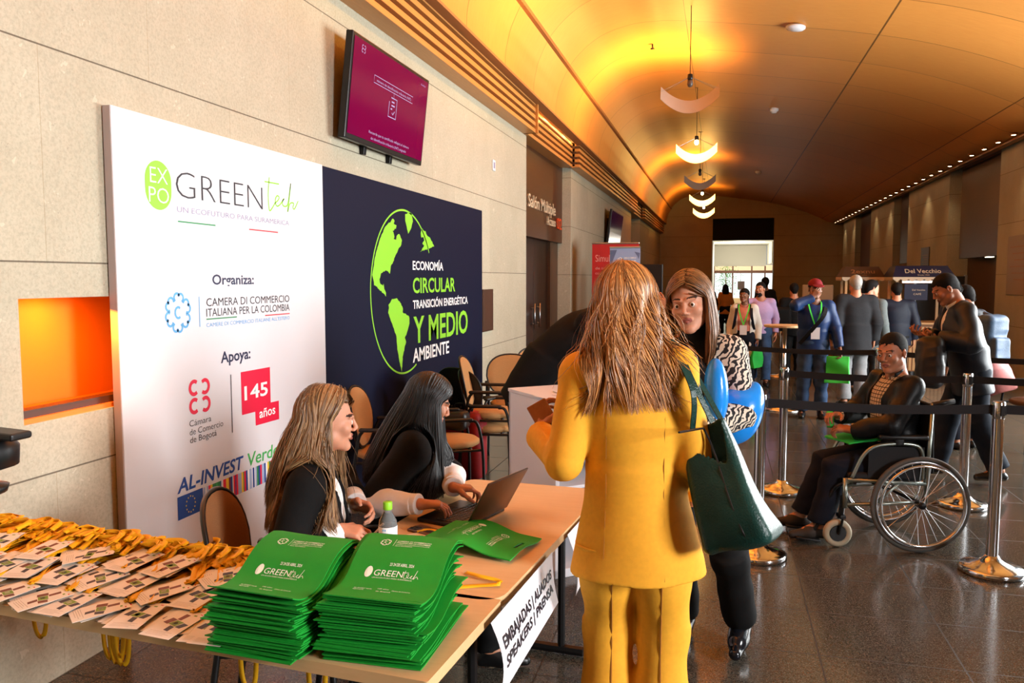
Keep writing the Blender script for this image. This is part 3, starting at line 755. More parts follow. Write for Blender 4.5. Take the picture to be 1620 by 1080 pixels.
# right wall: pilasters and recesses; two window bays beyond the frame let the daylight in
w = MB()
for y0, y1 in ((-4, -.7), (1.1, 4.6), (12.6, 16.33), (19.68, 23.66), (25.57, 29.3), (32.5, 35.6)): w.bx(XR, XR+.6, y0, y1, 0, 4.46)
w.bx(XR, XR+.6, -.7, 1.1, 0, 1.0); w.bx(XR, XR+.6, -.7, 1.1, 3.4, 4.46); w.bx(XR, XR+.6, 4.6, 12.6, 0, .35); w.bx(XR, XR+.6, 4.6, 12.6, 3.5, 4.46)
struct(w, 'wall_right', M['limestone'])
w = MB(); w.bx(XR+.42, XR+.7, 16.33, 19.68, 0, 4.46); w.bx(XR+.42, XR+.7, 23.66, 25.57, 0, 4.46); w.bx(XR+.42, XR+.7, 29.3, 32.5, 0, 4.46); w.bx(XR+.42, XR+.7, 35.6, YE, 0, 4.46)
struct(w, 'wall_recess', M['recess_wood'])
for i, (y0, y1) in enumerate(((16.33, 19.2), (23.66, 25.2), (29.3, 32.0), (35.6, 36.5))):
    p = MB(); p.bx(XR+.12, XR+.44, y0+.01, y1, 2.12, 4.0); p.mat(1).bx(XR+.12, XR+.44, y0+.01, y1, 4.0, 4.45)
    struct(p, 'trim_hood_%d' % (i+1), [M['dark_wood'], M['soffit']])
for i, (y0, y1, z0, z1, k) in enumerate(((-.7, 1.1, 1.0, 3.4, 2), (4.6, 12.6, .35, 3.5, 6))):
    f = MB()
    for j in range(k+1): y = y0+.04+(y1-y0-.08)*j/k; f.bx(XR+.25, XR+.33, y-.03, y+.03, z0, z1)
    for z in (z0+.03, z1-.03): f.bx(XR+.25, XR+.33, y0, y1, z-.03, z+.03)
    fo = struct(f, 'window_%d' % (i+1), M['dark_metal'])
# end wall with the wide opening and its dark header
w = MB(); w.bx(-3.4, -.43, YE, YE+.5, 0, 5.6); w.bx(2.14, 5.6, YE, YE+.5, 0, 5.6); w.bx(-.43, 2.14, YE, YE+.5, 4.30, 5.6); struct(w, 'wall_end', M['limestone_end'])
struct(MB().bx(-.43, 2.14, YE+.15, YE+.4, 3.36, 4.30), 'trim_header', M['black_void'])
struct(MB().bx(-3.4, 5.6, -4.3, -4, 0, 5.6), 'wall_light_stop', M['limestone_end'])  # unseen wall added to stop light leaking in behind the camera
# foyer beyond, its ceiling spots and glazed front, the street outside
f = MB(); f.bx(-.6, -.45, YE+.5, 52, 0, 4); f.bx(3.1, 3.3, YE+.5, 44, 0, 4); f.bx(-1, 3.3, YE+.5, 50, 3.62, 3.75); f.bx(-.5, 2.5, 49.7, 50, 2.42, 3.7)
for i in range(4): f.bx(2.5, 3.1, 44.4+i*1.4, 44.9+i*1.4, 2.5, 3.7)
struct(f, 'wall_foyer', M['white_wall'])
struct(MB().bx(-.5, 3.3, 49.4, 49.7, 2.0, 2.16), 'trim_transom', M['brown_beam'])
g = MB()
for x in (-.45, .62, 1.7, 2.45, 2.95): g.mat(0).bx(x-.04, x+.04, 49.55, 49.63, 0, 2.42)
g.mat(1).bx(-.45, 2.9, 49.58, 49.59, .05, 2.4); struct(g, 'window_3', [M['brown_beam'], M['glass']])
st = MB(); st.bx(-9, 12, 57, 57.4, -.5, 2.05); st.mat(1).bx(-9, 12, 57.05, 57.4, 2.05, 2.6); st.mat(2).bx(1.05, 1.5, 56.95, 57, .95, 1.5); st.mat(3).bx(-9, 12, 56.9, 57.02, -.5, .35)
for i in range(9): st.mat(4).bx(-8+i*2.3, -7.96+i*2.3, 56.96, 57.0, .4, 2.05)
tag(st.build('street_building', [M['street_white'], M['street_tan'], M['dark_wood'], M['ply'], M['board_edge']]), 'pale facade across the street beyond the foyer glass', 'building')
tr = empty('street_tree', (-.35+.6, 54.5, 0)); tag(tr, 'slim young green tree outside the foyer glass', 'tree')
MB().tube([(0,0,0),(.03,0,1.0),(-.02,0,2.3)], [.05,.04,.02]).build('trunk', M['brown_beam'], tr)
lf = MB(); rs = np.random.RandomState(3)
for i in range(900):
    p = rs.normal(0, 1, 3)*V(.36,.36,.55)+V(0,0,1.75); a = nrm(rs.normal(0,1,3)); b = nrm(np.cross(a, rs.normal(0,1,3))); lf.add([p-a*.05, p+b*.025, p+a*.05, p-b*.025], [(0,1,2,3)])
lf.build('foliage', M['leaf'], tr)

mat('foyer_lens', (255,250,238), .4, emit=14)
for i, (x, y) in enumerate(((.05,39.5),(.05,42),(.05,44.5),(2.0,39.5),(2.0,42),(2.0,44.5))):
    q = MB(); q.lathe([(.001,-.006),(.12,-.006),(.15,0),(.15,.01)], (0,0,0), 20); o = q.build('foyer_downlight', [M['foyer_lens']]); o.location = (x, y, 3.62); tag(o, 'bright round ceiling light in the foyer beyond the opening', 'ceiling light', 'round ceiling lights in the foyer')
for nm, y0, y1, z0, z1, lb in (('wall_plaque',14.6,15.7,1.42,2.42,'tall pale stone plaque on the nearest right pilaster'),('wall_plaque',21.2,22.0,1.95,2.45,'faint square plaque on the right pilaster above the coffee cart')):
    q = MB(); q.mat(0).bx(XR-.02, XR, y0, y1, z0, z1, .004); q.mat(1)
    for k in range(6): q.bx(XR-.022, XR-.0195, y0+.12, y1-.15-.1*(k%3), z1-.2-k*(z1-z0)*.11, z1-.185-k*(z1-z0)*.11)
    tag(q.build(nm, [M['recess_wood'] if y0 > 20 else mat('plaque_stone', (150,132,104), .5), M['soffit']]), lb, 'plaque')
# ------------------------------------------------------------------ boards, screens and banners
YU, ZU = V(0,1,0), V(0,0,1)
def PX(x): return lambda y, z: V(x, y, z)
wp = empty('backdrop_panel', (-2.68, 4.07, 0)); tag(wp, 'white printed event backdrop panel standing against the stone wall', 'panel')
def at_panel(mb, root): mb.v = [(x-root.location.x, y-root.location.y, z-root.location.z) for x, y, z in mb.v]; return mb
FX = -2.66
m = MB(); m.mat(0).bx(-2.7, FX, 3.09, 5.062, 0, 2.474, .003); m.mat(1).bx(-2.702, FX-.003, 3.086, 3.093, 0, 2.472)
at_panel(m, wp).build('board', [M['board_white'], M['board_edge']], wp)
E1 = FX+.0012
def O(y, z, e=0): return V(E1+e, y, z)
def T(mb, s, y, z, w, h, bold=0, shear=0, e=0): put_text(mb, s, O(y, z, e), YU, ZU, w, h, bold, shear)
lg = MB()
lg.mat(0); r = .092
put_poly(lg, arc(3.389, 2.150+.024, .0945, .0945, 0, 180)+arc(3.389, 2.150-.024, .0945, .0945, 180, 360), O(0,0), YU, ZU)
lg.mat(1)
for s, y, z, w, h in (('EX',3.3289,2.159,.1276,.0811), ('PO',3.3175,2.0652,.1437,.0796)): T(lg, s, y, z, w, h, -.012, 0, .001)
lg.mat(2); T(lg, 'GREEN', 3.5179, 2.1046, .7879, .1465, -.022)
lg.mat(3); T(lg, 'UN ECOFUTURO PARA SURAMERICA', 3.5216, 2.0329, 1.0821, .03, 0)
lg.mat(0)
tech=[(4.386,2.3087),(4.3735,2.2427),(4.3688,2.1905),(4.3735,2.1327),(4.3845,2.1077),(4.4146,2.1297),(4.4453,2.1586),(4.4811,2.1803),(4.492,2.1998),(4.4697,2.2056),(4.4488,2.1825),(4.4502,2.1564),(4.4695,2.1422),(4.5053,2.1573),(4.5317,2.1796),(4.5528,2.195),(4.537,2.1855),(4.5308,2.1595),(4.556,2.1483),(4.5931,2.165),(4.6232,2.2559),(4.6356,2.2979),(4.6162,2.2145),(4.5911,2.1175),(4.614,2.1628),(4.6412,2.1788),(4.6678,2.1743),(4.656,2.15),(4.6773,2.1435),(4.7231,2.1972)]
put_stroke(lg, [p[:2] for p in bez([V(a,b,0) for a,b in tech], 5)], .0085, O(0,0), YU, ZU); put_stroke(lg, [(4.3322,2.2767),(4.4954,2.2796)], .008, O(0,0), YU, ZU)
lg.mat(4); put_stroke(lg, [(3.525,1.986),(3.837,1.985)], .0075, O(0,0), YU, ZU)
lg.mat(5); put_stroke(lg, [(4.157,1.983),(4.470,1.982)], .0075, O(0,0), YU, ZU)
at_panel(lg, wp).build('event_logo', [M['lime'], M['p_white'], M['p_black'], M['p_lilac'], M['p_green'], M['p_red']], wp)
lt = MB(); lt.mat(0); T(lt, 'Organiza:', 3.794, 1.6667, .3975, .0557, .02); T(lt, 'Apoya:', 3.8495, 1.2347, .2871, .0637, .02)
at_panel(lt, wp).build('lettering', [M['p_navy']], wp)
def rosette(mb, cy, cz, R, w, put):
    """ring of six double hooks round a small C"""
    put(mb, arc(cy, cz, R*.22, R*.26, 50, 310, 10), w)
    for i in range(6):
        a = (i*60+25)*D2R; c = V(math.cos(a), math.sin(a)); t = V(-c[1], c[0]); b = V(cy, cz)+c*R*.70
        for s in (-1, 1):
            o = b+t*s*R*.13; ang = math.degrees(a)
            pts = [o+V(math.cos((ang+s*q)*D2R), math.sin((ang+s*q)*D2R))*R*.20 for q in np.linspace(-70, 150, 8)]
            put(mb, [tuple(p) for p in pts], w)
def pstroke(mb, pts, w): put_stroke(mb, pts, w, O(0,0), YU, ZU)
lg = MB(); lg.mat(0); rosette(lg, 3.505, 1.5265, .108, .0125, pstroke); pstroke(lg, [(3.676,1.604),(3.676,1.444)], .006)
T(lg, "CAMERE DI COMMERCIO ITALIANE ALL'ESTERO", 3.7315, 1.44, .8548, .0223, 0)
lg.mat(1); T(lg, 'CAMERA DI COMMERCIO', 3.7368, 1.5505, .851, .0455, 0); T(lg, 'ITALIANA PER LA COLOMBIA', 3.7342, 1.4954, .8544, .0451, 0)
lg.mat(2); pstroke(lg, [(3.733,1.4817),(4.0117,1.4817)], .0065); lg.mat(3); pstroke(lg, [(4.304,1.4765),(4.588,1.4765)], .0065)
at_panel(lg, wp).build('chamber_logo', [M['p_sky'], M['p_black'], M['p_green'], M['p_red']], wp)
lg = MB(); lg.mat(0)
for y, z, fl in ((3.6117,1.129,0),(3.7020,1.126,1),(3.6110,1.033,0),(3.7040,1.031,1)):
    pstroke(lg, arc(y, z, .034, .034, 180*fl+48, 180*fl+312, 16), .020)
lg.mat(1)
for s, y, z, w, h in (('Cámara',3.5644,.9301,.184,.0345), ('de Comercio',3.5649,.8847,.2891,.0345), ('de Bogotá',3.5663,.8432,.2269,.0345)): T(lg, s, y, z, w, h, -.005)
pstroke(lg, [(3.938,1.1606),(3.939,.8307)], .0075)
at_panel(lg, wp).build('sponsor_logo', [M['p_crimson'], M['p_black']], wp)
lg = MB(); lg.mat(0); put_poly(lg, [(4.035,1.163),(4.3425,1.1605),(4.3425,.942),(4.4358,.940),(4.4345,.8235),(4.1745,.8285),(4.172,.912),(4.037,.9145)], O(0,0), YU, ZU)
lg.mat(1); T(lg, '145', 4.0636, .9964, .248, .0834, .02, 0, .001); T(lg, 'años', 4.2137, .8666, .1769, .0583, .015, 0, .001)
at_panel(lg, wp).build('anniversary_emblem', [M['p_crimson'], M['p_white']], wp)
lg = MB(); lg.mat(0); T(lg, 'AL-INVEST', 3.452, .6058, .5881, .0759, .022, .18); lg.mat(1); T(lg, 'Verde', 4.0798, .6031, .3384, .0802, .012, .1)
pstroke(lg, [p[:2] for p in bez([V(a,b,0) for a,b in [(4.60,.655),(4.55,.672),(4.505,.669),(4.470,.644),(4.468,.608),(4.517,.609),(4.56,.63),(4.60,.655)]], 4)], .009)
lg.mat(0); put_poly(lg, [(3.451,.587),(3.6575,.587),(3.6575,.4668),(3.451,.4668)], O(0,0), YU, ZU)
lg.mat(2)
for i in range(12):
    a = i*30*D2R; c = (3.554+.037*math.cos(a), .527+.042*math.sin(a)); put_poly(lg, [(c[0]+(.006 if q % 2 == 0 else .0026)*math.sin(q*36*D2R), c[1]+(.006 if q % 2 == 0 else .0026)*math.cos(q*36*D2R)) for q in range(9, -1, -1)], O(0,0,.001), YU, ZU)
seq = [(7,2),(8,1),(7,2),(3,2),(2,2),(4,4),(1,1),(4,3),(0,1),(8,2),(3,3),(2,3),(5,2),(0,2),(8,1),(3,2),(0,1),(3,2),(7,4),(2,2),(4,1),(3,2),(0,2),(8,2),(7,3),(8,1),(0,2),(8,1),(7,2),(4,2),(0,2),(3,2),(7,3),(0,2),(8,2),(2,2),(4,2),(3,2),(7,3),(0,2)]
y = 3.663; un = .0088
for mi, wd in seq:
    lg.mat(mi); put_poly(lg, [(y,.584),(y+wd*un,.584),(y+wd*un,.4655),(y,.4655)], O(0,0), YU, ZU); y += wd*un
at_panel(lg, wp).build('programme_logo', [M['p_blue'], M['p_vivid'], M['p_yellow'], M['p_crimson'], M['p_green'], M['p_darkred'], M['p_black'], M['p_pale'], M['p_white']], wp)
# navy panel
dp = empty('backdrop_panel', (-2.68, 6.95, 0)); tag(dp, 'dark navy event backdrop panel with a lime green globe', 'panel')
m = MB(); m.bx(-2.7, FX, 5.065, 8.853, 0, 2.468, .003); at_panel(m, dp).build('board', [M['board_navy']], dp)
NA=[(6.2295,2.1726),(6.2755,2.1972),(6.3071,2.1779),(6.2879,2.1497),(6.3431,2.1442),(6.333,2.1165),(6.2588,2.0942),(6.3034,2.0518),(6.2842,2.0239),(6.3302,2.0206),(6.3641,2.0639),(6.4117,2.0755),(6.4629,2.023),(6.4474,1.9855),(6.3843,1.9465),(6.3363,1.9085),(6.2649,1.8345),(6.2183,1.7978),(6.1938,1.7315),(6.1502,1.7614),(6.0624,1.7519),(6.019,1.7341),(5.9837,1.6907),(5.9953,1.6559),(6.0503,1.638),(6.0681,1.6554),(6.0797,1.6114),(6.1095,1.5844),(6.1128,1.549),(6.0357,1.5857),(5.9521,1.6217),(5.8825,1.6481),(5.8483,1.7248),(5.8749,1.7929),(5.9193,1.8961),(6.0067,2.0196),(6.1172,2.1212)]
GR=[(6.5374,2.2529),(6.6123,2.2736),(6.6883,2.2758),(6.7173,2.2059),(6.6849,2.1468),(6.6432,2.1104),(6.6073,2.0896),(6.5738,2.1401),(6.5456,2.1942)]
EU=[(6.9393,2.1524),(7.033,2.1282),(7.0774,2.0907),(7.1461,2.0841),(7.2617,2.0016),(6.9013,1.9409),(6.9908,1.9973),(6.9469,2.0153),(7.0031,2.0473),(6.976,2.0757),(6.9207,2.0632),(6.911,2.1117)]
SA=[(6.233,1.5283),(6.3253,1.5296),(6.3955,1.5058),(6.4662,1.4478),(6.4651,1.4105),(6.6132,1.3663),(6.6116,1.3091),(6.5692,1.2353),(6.5079,1.1825),(6.5317,1.1429),(6.4647,1.0445),(6.4429,.9619),(6.4265,.8978),(6.3807,.9869),(6.3365,1.1025),(6.3162,1.2147),(6.205,1.3489),(6.153,1.4142),(6.1638,1.4764)]
def rough(poly, seed):
    rs = np.random.RandomState(seed); out = []
    for i, p in enumerate(poly):
        q = poly[(i+1) % len(poly)]; p, q = V(*p), V(*q); n = max(1, int(np.linalg.norm(q-p)/.018))
        for k in range(n): out.append(tuple(p+(q-p)*k/n+rs.normal(0, .003, 2)))
    return out[::-1]
g = MB(); g.mat(0)
for i, pl in enumerate((NA, GR, EU, SA)): put_poly(g, rough(pl, i), O(0,0), YU, ZU)
pstroke(g, arc(6.516, 1.58, .703, .703, 30.5, 291.5, 90), .016)
at_panel(g, dp).build('globe_emblem', [M['lime']], dp)
g = MB(); g.mat(0)
for s, y, z, w, h, mi in (('ECONOMÍA',6.706,1.7766,.8097,.0805,0),('CIRCULAR',6.706,1.5696,1.1724,.1403,1),('TRANSICIÓN ENERGÉTICA',6.7024,1.4289,1.5981,.0771,0),('Y MEDIO',6.7102,1.12,1.5858,.246,1),('AMBIENTE',6.69,.9498,.986,.1261,0)):
    g.mat(mi); T(g, s, y, z, w, h, .02)
at_panel(g, dp).build('lettering', [M['p_white'], M['lime']], dp)
# tilted television on the wall
def tv(o, w, h, tilt, label, scr, rz=0):
    r = empty('wall_television', o); r.rotation_euler = (0, 0, 0); tag(r, label, 'television')
    v = nrm((tilt, 0, h)); n = np.cross(YU, v); Rm = np.stack([n, YU, v], 1)
    f = MB(); f.box(YU*w/2+v*h/2-n*.03, (.055, w, h), Rm, .008); f.box(YU*w/2+v*h*.5-n*.075, (.05, w*.6, h*.6), Rm, .01); fr = f.build('frame', [M['gunmetal']], r)
    for y in (w*.33, w*.66): b = MB(); b.box(YU*y+v*h*.45-n*.12, (.10, .05, h*1.05), Rm, .004); b.build('wall_bracket', [M['dark_metal']], r)
    s = MB(); bz = .028; s.add([YU*bz+v*bz*1.4+n*.001, YU*(w-bz)+v*bz*1.4+n*.001, YU*(w-bz)+v*(h-bz)+n*.001, YU*bz+v*(h-bz)+n*.001], [(0,1,2,3)]); so = s.build('screen', [M[scr]], r)
    return r, so, (lambda a, b, e=.0022: YU*a+v*b+n*e), v
mat('tv_magenta', (100,0,52), .12, emit=.5); mat('tv_print', (150,140,190), .3, emit=.5); mat('tv_plum', (44,4,40), .12, emit=.5); mat('tv_grey', (96,76,82), .2, emit=.5)
r, so, q, vv = tv((-2.6, 5.283, 2.693), 1.51, .74, .083, 'large tilted television with a magenta screen above the navy panel', 'tv_magenta')
p = MB(); o0 = q(0,0)
for s, a, b, w, h in (('número de identificación tributaria (NIT)',.442,.487,.685,.02), ('Recuerda que tu certificado reflejará el número',.379,.097,.795,.021), ('de identificación tributaria (NIT) asignado',.422,.056,.697,.021), ('Entidad',1.32,.66,.1,.014)): put_text(p, s, q(a, b), YU, vv, w, h)
put_stroke(p, [(.394,.525),(1.163,.525),(1.163,.471),(.394,.471),(.394,.525)], .0045, o0, YU, vv)
put_stroke(p, [(.702,.397),(.697,.28),(.846,.28),(.846,.43),(.732,.43)], .009, o0, YU, vv); put_stroke(p, [(.777,.471),(.777,.437)], .003, o0, YU, vv)
for z, a, b in ((.40,.745,.80),(.372,.745,.81),(.345,.735,.765)): put_stroke(p, [(a,z),(b,z)], .011, o0, YU, vv)
put_stroke(p, [(.765,.318),(.785,.305),(.815,.335)], .008, o0, YU, vv)
for a, b, f in ((.165,.668,0),(.197,.668,1),(.165,.642,0),(.197,.642,1)): put_stroke(p, arc(a, b, .0125, .0125, 180*f+48, 180*f+312, 8), .005, o0, YU, vv)
p.build('screen_graphics', [M['tv_print']], so)
r, so, q, vv = tv((-2.6, 18.9, 2.50), 2.2, .82, .10, 'second tilted television further down the left wall, dark plum screen', 'tv_plum')
p = MB(); p.add([q(.03,.04), q(2.17,.04), q(2.17,.30), q(.03,.30)], [(0,1,2,3)]); p.build('screen_graphics', [M['tv_grey']], so)
# raised letters of the room name above the recess
sg = empty('room_sign', (XL-.16, 12.4, 2.5)); tag(sg, 'raised metal room name letters on the dark wood lintel above the door recess', 'sign')
mat('sign_letter', (222,200,168), .45); mat('sign_orange', (232,84,34), .5)
def raised(txt, y, z, w, h, mt, name):
    b = MB(); vs, fs = text_polys(txt, .012); n = len(vs)
    P = [(0, y+a*w, z+c*h) for a, c in vs]; b.add([(.004,)+p[1:] for p in P]+[(.026,)+p[1:] for p in P], fs+[tuple(n+i for i in f) for f in fs]); b.build(name, [mt], sg)
raised('Salón Múltiple', -.50, .29, 2.05, .20, M['sign_letter'], 'lettering'); raised('Acceso', .86, .10, .70, .15, M['sign_letter'], 'lettering'); raised('02', 1.70, .08, .42, .20, M['sign_orange'], 'number')
# roll-up banners and a dark screen down the hall
mat('banner_red', (176,34,34), .5); mat('banner_blue', (150,172,214), .45); mat('banner_slate', (96,112,150), .45)
def rollup(loc, rz, w, h, m, label):
    r = empty('rollup_banner', loc, rz); tag(r, label, 'banner')
    b = MB(); b.box((0,0,.05), (w+.04,.16,.10), None, .015); b.build('base', [M['grey_metal']], r)
    b = MB(); b.tube([(0,.03,.08),(0,.03,h)], .01); b.box((0,0,h), (w,.03,.03), None, .005); b.build('pole', [M['steel']], r)
    b = MB(); b.box((0,-.004,.1+(h-.1)/2), (w-.01,.003,h-.1)); return r, b.build('sheet', [m], r)
r, s = rollup((-1.87, 14.6, 0), .1, .85, 2.33, M['banner_red'], 'red roll-up banner partly hidden behind the pale blue one')
p = MB(); put_text(p, 'Simulador', V(-.36,-.007,2.0), V(1,0,0), ZU, .5, .13, 0); put_text(p, 'de trámites', V(-.36,-.007,1.86), V(1,0,0), ZU, .4, .05); put_text(p, 'consulta aquí', V(-.36,-.007,1.77), V(1,0,0), ZU, .4, .05); p.build('lettering', [mat('p_rose', (226,150,140), .5)], s)
r, s = rollup((-1.50, 12.9, 0), -.08, .50, 2.19, M['banner_blue'], 'pale blue roll-up banner with the chamber logo, beyond the counter')
p = MB(); p.mat(0); put_poly(p, [(-.24,2.15),(-.24,1.86),(-.13,2.15)], V(0,-.007,0), V(1,0,0), ZU); put_poly(p, [(-.15,1.9),(-.06,2.02),(-.09,1.8)], V(0,-.007,0), V(1,0,0), ZU); put_poly(p, [(.15,2.12),(.2,2.05),(.22,2.0),(.24,2.1)], V(0,-.007,0), V(1,0,0), ZU)
p.mat(1); rosette(p, -.075, 1.985, .05, .007, lambda mb, pts, w: put_stroke(mb, pts, w, V(0,-.008,0), V(1,0,0), ZU))
put_text(p, 'CAMERA DI COMMERCIO', V(-.02,-.008,2.01), V(1,0,0), ZU, .2, .026, .02); put_text(p, 'ITALIANA PER LA COLOMBIA', V(-.02,-.008,1.965), V(1,0,0), ZU, .2, .026, .02)
p.mat(2); put_stroke(p, [(-.02,1.945),(.05,1.945)], .008, V(0,-.008,0), V(1,0,0), ZU); p.mat(3); put_stroke(p, [(.12,1.945),(.19,1.945)], .008, V(0,-.008,0), V(1,0,0), ZU)
p.build('printed_design', [M['banner_slate'], M['p_white'], M['p_green'], M['p_red']], s)
b = empty('display_screen', (-1.28, 15.0, 0)); tag(b, 'tall black display screen standing right of the blue banner', 'screen')
m = MB(); m.box((0,0,1.05), (.46,.06,1.82), None, .01); m.build('panel', [M['black_plastic']], b); m = MB(); m.box((0,0,.02), (.5,.4,.04), None, .01); m.bx(-.04,.04,-.03,.03,.04,.2); m.build('foot', [M['dark_metal']], b)
pl = MB(); pl.bx(XL, XL+.03, 26.9-6.0, 27.5-6.2, 1.95, 2.3, .004); tag(pl.build('wall_plaque', [M['recess_wood']]), 'small brown plaque on the left wall beyond the display screen', 'plaque')
pl = MB(); pl.bx(XL, XL+.02, 9.0, 9.42, 1.07, 1.57, .004); tag(pl.build('wall_plaque', [M['recess_wood']]), 'brown wooden plaque beside the navy panel', 'plaque')
pl = MB(); pl.mat(0).bx(XL, XL+.012, 9.44, 9.56, 3.0, 3.13, .003); pl.mat(1).bx(XL+.012, XL+.016, 9.475, 9.525, 3.03, 3.10); tag(pl.build('wall_sensor', [M['board_white'], M['p_lilac']]), 'small white square sensor high on the stone wall', 'sensor')
pl = MB(); pl.mat(0).bx(XL, XL+.012, 10.15, 10.55, .30, .62, .003); pl.mat(1).bx(XL+.012, XL+.014, 10.25, 10.45, .4, .52); tag(pl.build('floor_box', [M['recess_wood'], M['dark_metal']]), 'brown outlet plate low on the stone wall behind the chairs', 'outlet')
# ------------------------------------------------------------------ furniture and fittings
def pendant(x, y, on, label):
    zc = 5.34 if x < -.2 else 5.2; r = empty('pendant_lamp', (x, y, 0)); tag(r, label, 'lamp', 'pendant lamps along the vault')
    b = MB(); b.lathe([(.05,zc-.03),(.055,zc-.01),(.055,zc+.02)], (0,0,0), 16); b.build('ceiling_rose', [M['soffit']], r, True)
    b = MB(); b.tube([(0,0,zc-.02),(0,0,4.42)], .0055, 6); b.build('cord', [M['dark_metal']], r)
    b = MB(); b.lathe([(.004,4.42),(.034,4.41),(.038,4.36),(.030,4.33)], (0,0,0), 16); b.build('lamp_holder', [M['gunmetal']], r, True)
    b = MB(); b.lathe([(.002,4.24),(.028,4.25),(.042,4.285),(.036,4.32),(.028,4.335)], (0,0,0), 16); b.build('bulb', [M['bulb_on' if on else 'bulb_off']], r, True)
    b = MB()
    for s in (-1, 1):
        for t in (-.07, .07): b.tube([(s*.02,0,4.37),(s*.375,t,4.19)], .0028, 5)
    b.build('arms', [M['steel']], r)
    b = MB(); n = 18; top = []; 
    def fn(i, j):
        a = -1+2*i; return (a*.385, (j-.5)*.08, 3.985+.205*a*a+(j-.5)*.18)
    b.grid(fn, n, 4); b.add([], []); vs = [(x_, y_+.006, z_-.003) for x_, y_, z_ in b.v]; b.add(vs, [tuple(reversed(f)) for f in b.f])
    b.build('reflector', [M['reflector_lit' if on else 'reflector']], r, True)
    return r
mat('bulb_on', (255,214,140), .4, emit=40); mat('bulb_off', (90,80,74), .3); mat('reflector', (188,176,164), .4); mat('reflector_lit', (255,206,120), .4, emit=5)
for y, on, lb in ((11.2,0,'unlit pendant lamp with curved pale reflector, first along the vault'), (16.0,1,'brightly lit pendant lamp, second along the vault from the front'), (20.8,0,'unlit dark pendant lamp, third along the vault'), (25.6,1,'lit pendant lamp, fourth along the vault'), (30.6,1,'lit pendant lamp farthest down the vault, above the dark header')):
    pendant(-.46-.012*(y-11), y, on, lb)
    if on: lamp('pendant_bulb', 'POINT', (-.46-.012*(y-11), y, 4.2), 14, (1,.66,.28), radius=.05)
# downlights in the right edge of the vault
mat('spot_lens', (255,226,180), .4, emit=30)
p0 = None
for i in range(30):
    y = 14.0+i*.752
    if p0 is None:
        p0 = empty('downlight', (4.5, y, 4.035)); a = MB(); a.lathe([(.035,-.034),(.052,-.042),(.056,-.036),(.056,0)], (0,0,0), 14); a.build('trim_ring', [M['soffit']], p0, True)
        a = MB(); a.lathe([(.001,-.040),(.034,-.039)], (0,0,0), 14, None, False); a.build('lens', [M['spot_lens']], p0)
        d = p0
    else: d = copy_tree(p0); d.location = (4.5, y, 4.035)
    tag(d, 'small round downlight, one of the bright row along the right edge of the vault', 'downlight', 'downlights along the right edge of the vault')
    if i % 3 == 1: lamp('downlight_beam', 'SPOT', (4.5, y, 3.98), 26, TUNG, (4.56, y, 0), radius=.04, spot=95, blend=.8)
def disc(name, loc, r, m, label, cat):
    b = MB(); b.mat(0).lathe([(.001,-.028),(r*.86,-.026),(r*.9,-.012),(r,-.012),(r,.015)], (0,0,0), 24); o = b.build(name, [m], None, True); o.location = loc; o.rotation_euler = (0, .12, 0); return tag(o, label, cat)
disc('ceiling_speaker', (.90, 11.8, 5.09), .13, M['board_white'], 'round white speaker grille set in the vault', 'speaker')
for loc, lb in (((.95, 17.3, 5.10), 'white smoke detector on the vault beyond the speaker grille'), ((1.05, 27.0, 5.08), 'smoke detector far along the vault')):
    b = MB(); b.lathe([(.02,-.085),(.05,-.08),(.06,-.05),(.085,-.045),(.09,.02)], (0,0,0), 18); o = b.build('smoke_detector', [M['board_white']], None, True); o.location = loc; tag(o, lb, 'detector')
b = MB(); b.tube([(0,0,.02),(0,0,-.05)], .012); b.lathe([(.03,-.05),(.035,-.06),(.002,-.065)], (0,0,0), 12); o = b.build('sprinkler', [M['dark_metal']], None, True); o.location = (-1.12, 13.0, 5.33); tag(o, 'tiny dark sprinkler head on the curved vault', 'sprinkler')
# two beech-topped folding tables set in an L
def table(name, corners, legs, label, rnd=.05, z=.74):
    c = sum(V(*p) for p in corners)/4; r = empty(name, (c[0], c[1], 0)); tag(r, label, 'table')
    pts = []; n = len(corners)
    for i in range(n):
        p = V(*corners[i]); a = nrm(V(*corners[i-1])-p); d = nrm(V(*corners[(i+1)%n])-p); rr = rnd[i] if isinstance(rnd, tuple) else rnd
        A, D = p+a*rr, p+d*rr
        for k in range(7): t = k/6; pts.append(tuple(((1-t)**2*A+2*t*(1-t)*p+t*t*D)-c))
    b = MB(); b.prism(pts, (0,0,z-.032), (1,0,0), (0,1,0), (0,0,.032)); b.mat(1).prism([(x*.9995, y*.9995) for x, y in pts], (0,0,z-.03), (1,0,0), (0,1,0), (0,0,.028)); b.build('tabletop', [M['table_wood'], M['ply']], r)
    b = MB()
    for i in range(4): p = (V(*corners[i])-c)*.74; q = (V(*corners[(i+1)%4])-c)*.74; b.tube([(p[0],p[1],z-.05),(q[0],q[1],z-.05)], .018, 6)
    b.build('frame', [M['dark_metal']], r)
    for (p, q) in legs:
        p = V(*p)-c; q = V(*q)-c; b = MB()
        for t in (.18, .82): m_ = p+(q-p)*t; b.tube([(m_[0],m_[1],z-.04),(m_[0],m_[1],.03)], .017, 8)
        b.tube([(p[0],p[1],.025),(q[0],q[1],.025)], .022, 8); b.build('leg', [M['dark_metal']], r)
    return r
table('folding_table', [(-2.70,1.90),(-.66,1.735),(-.62,2.255),(-2.67,2.42)], [((-2.66,1.95),(-2.64,2.34)),((-.92,1.82),(-.88,2.24))], 'long beech folding table under the badges and the green bag stacks', .01)
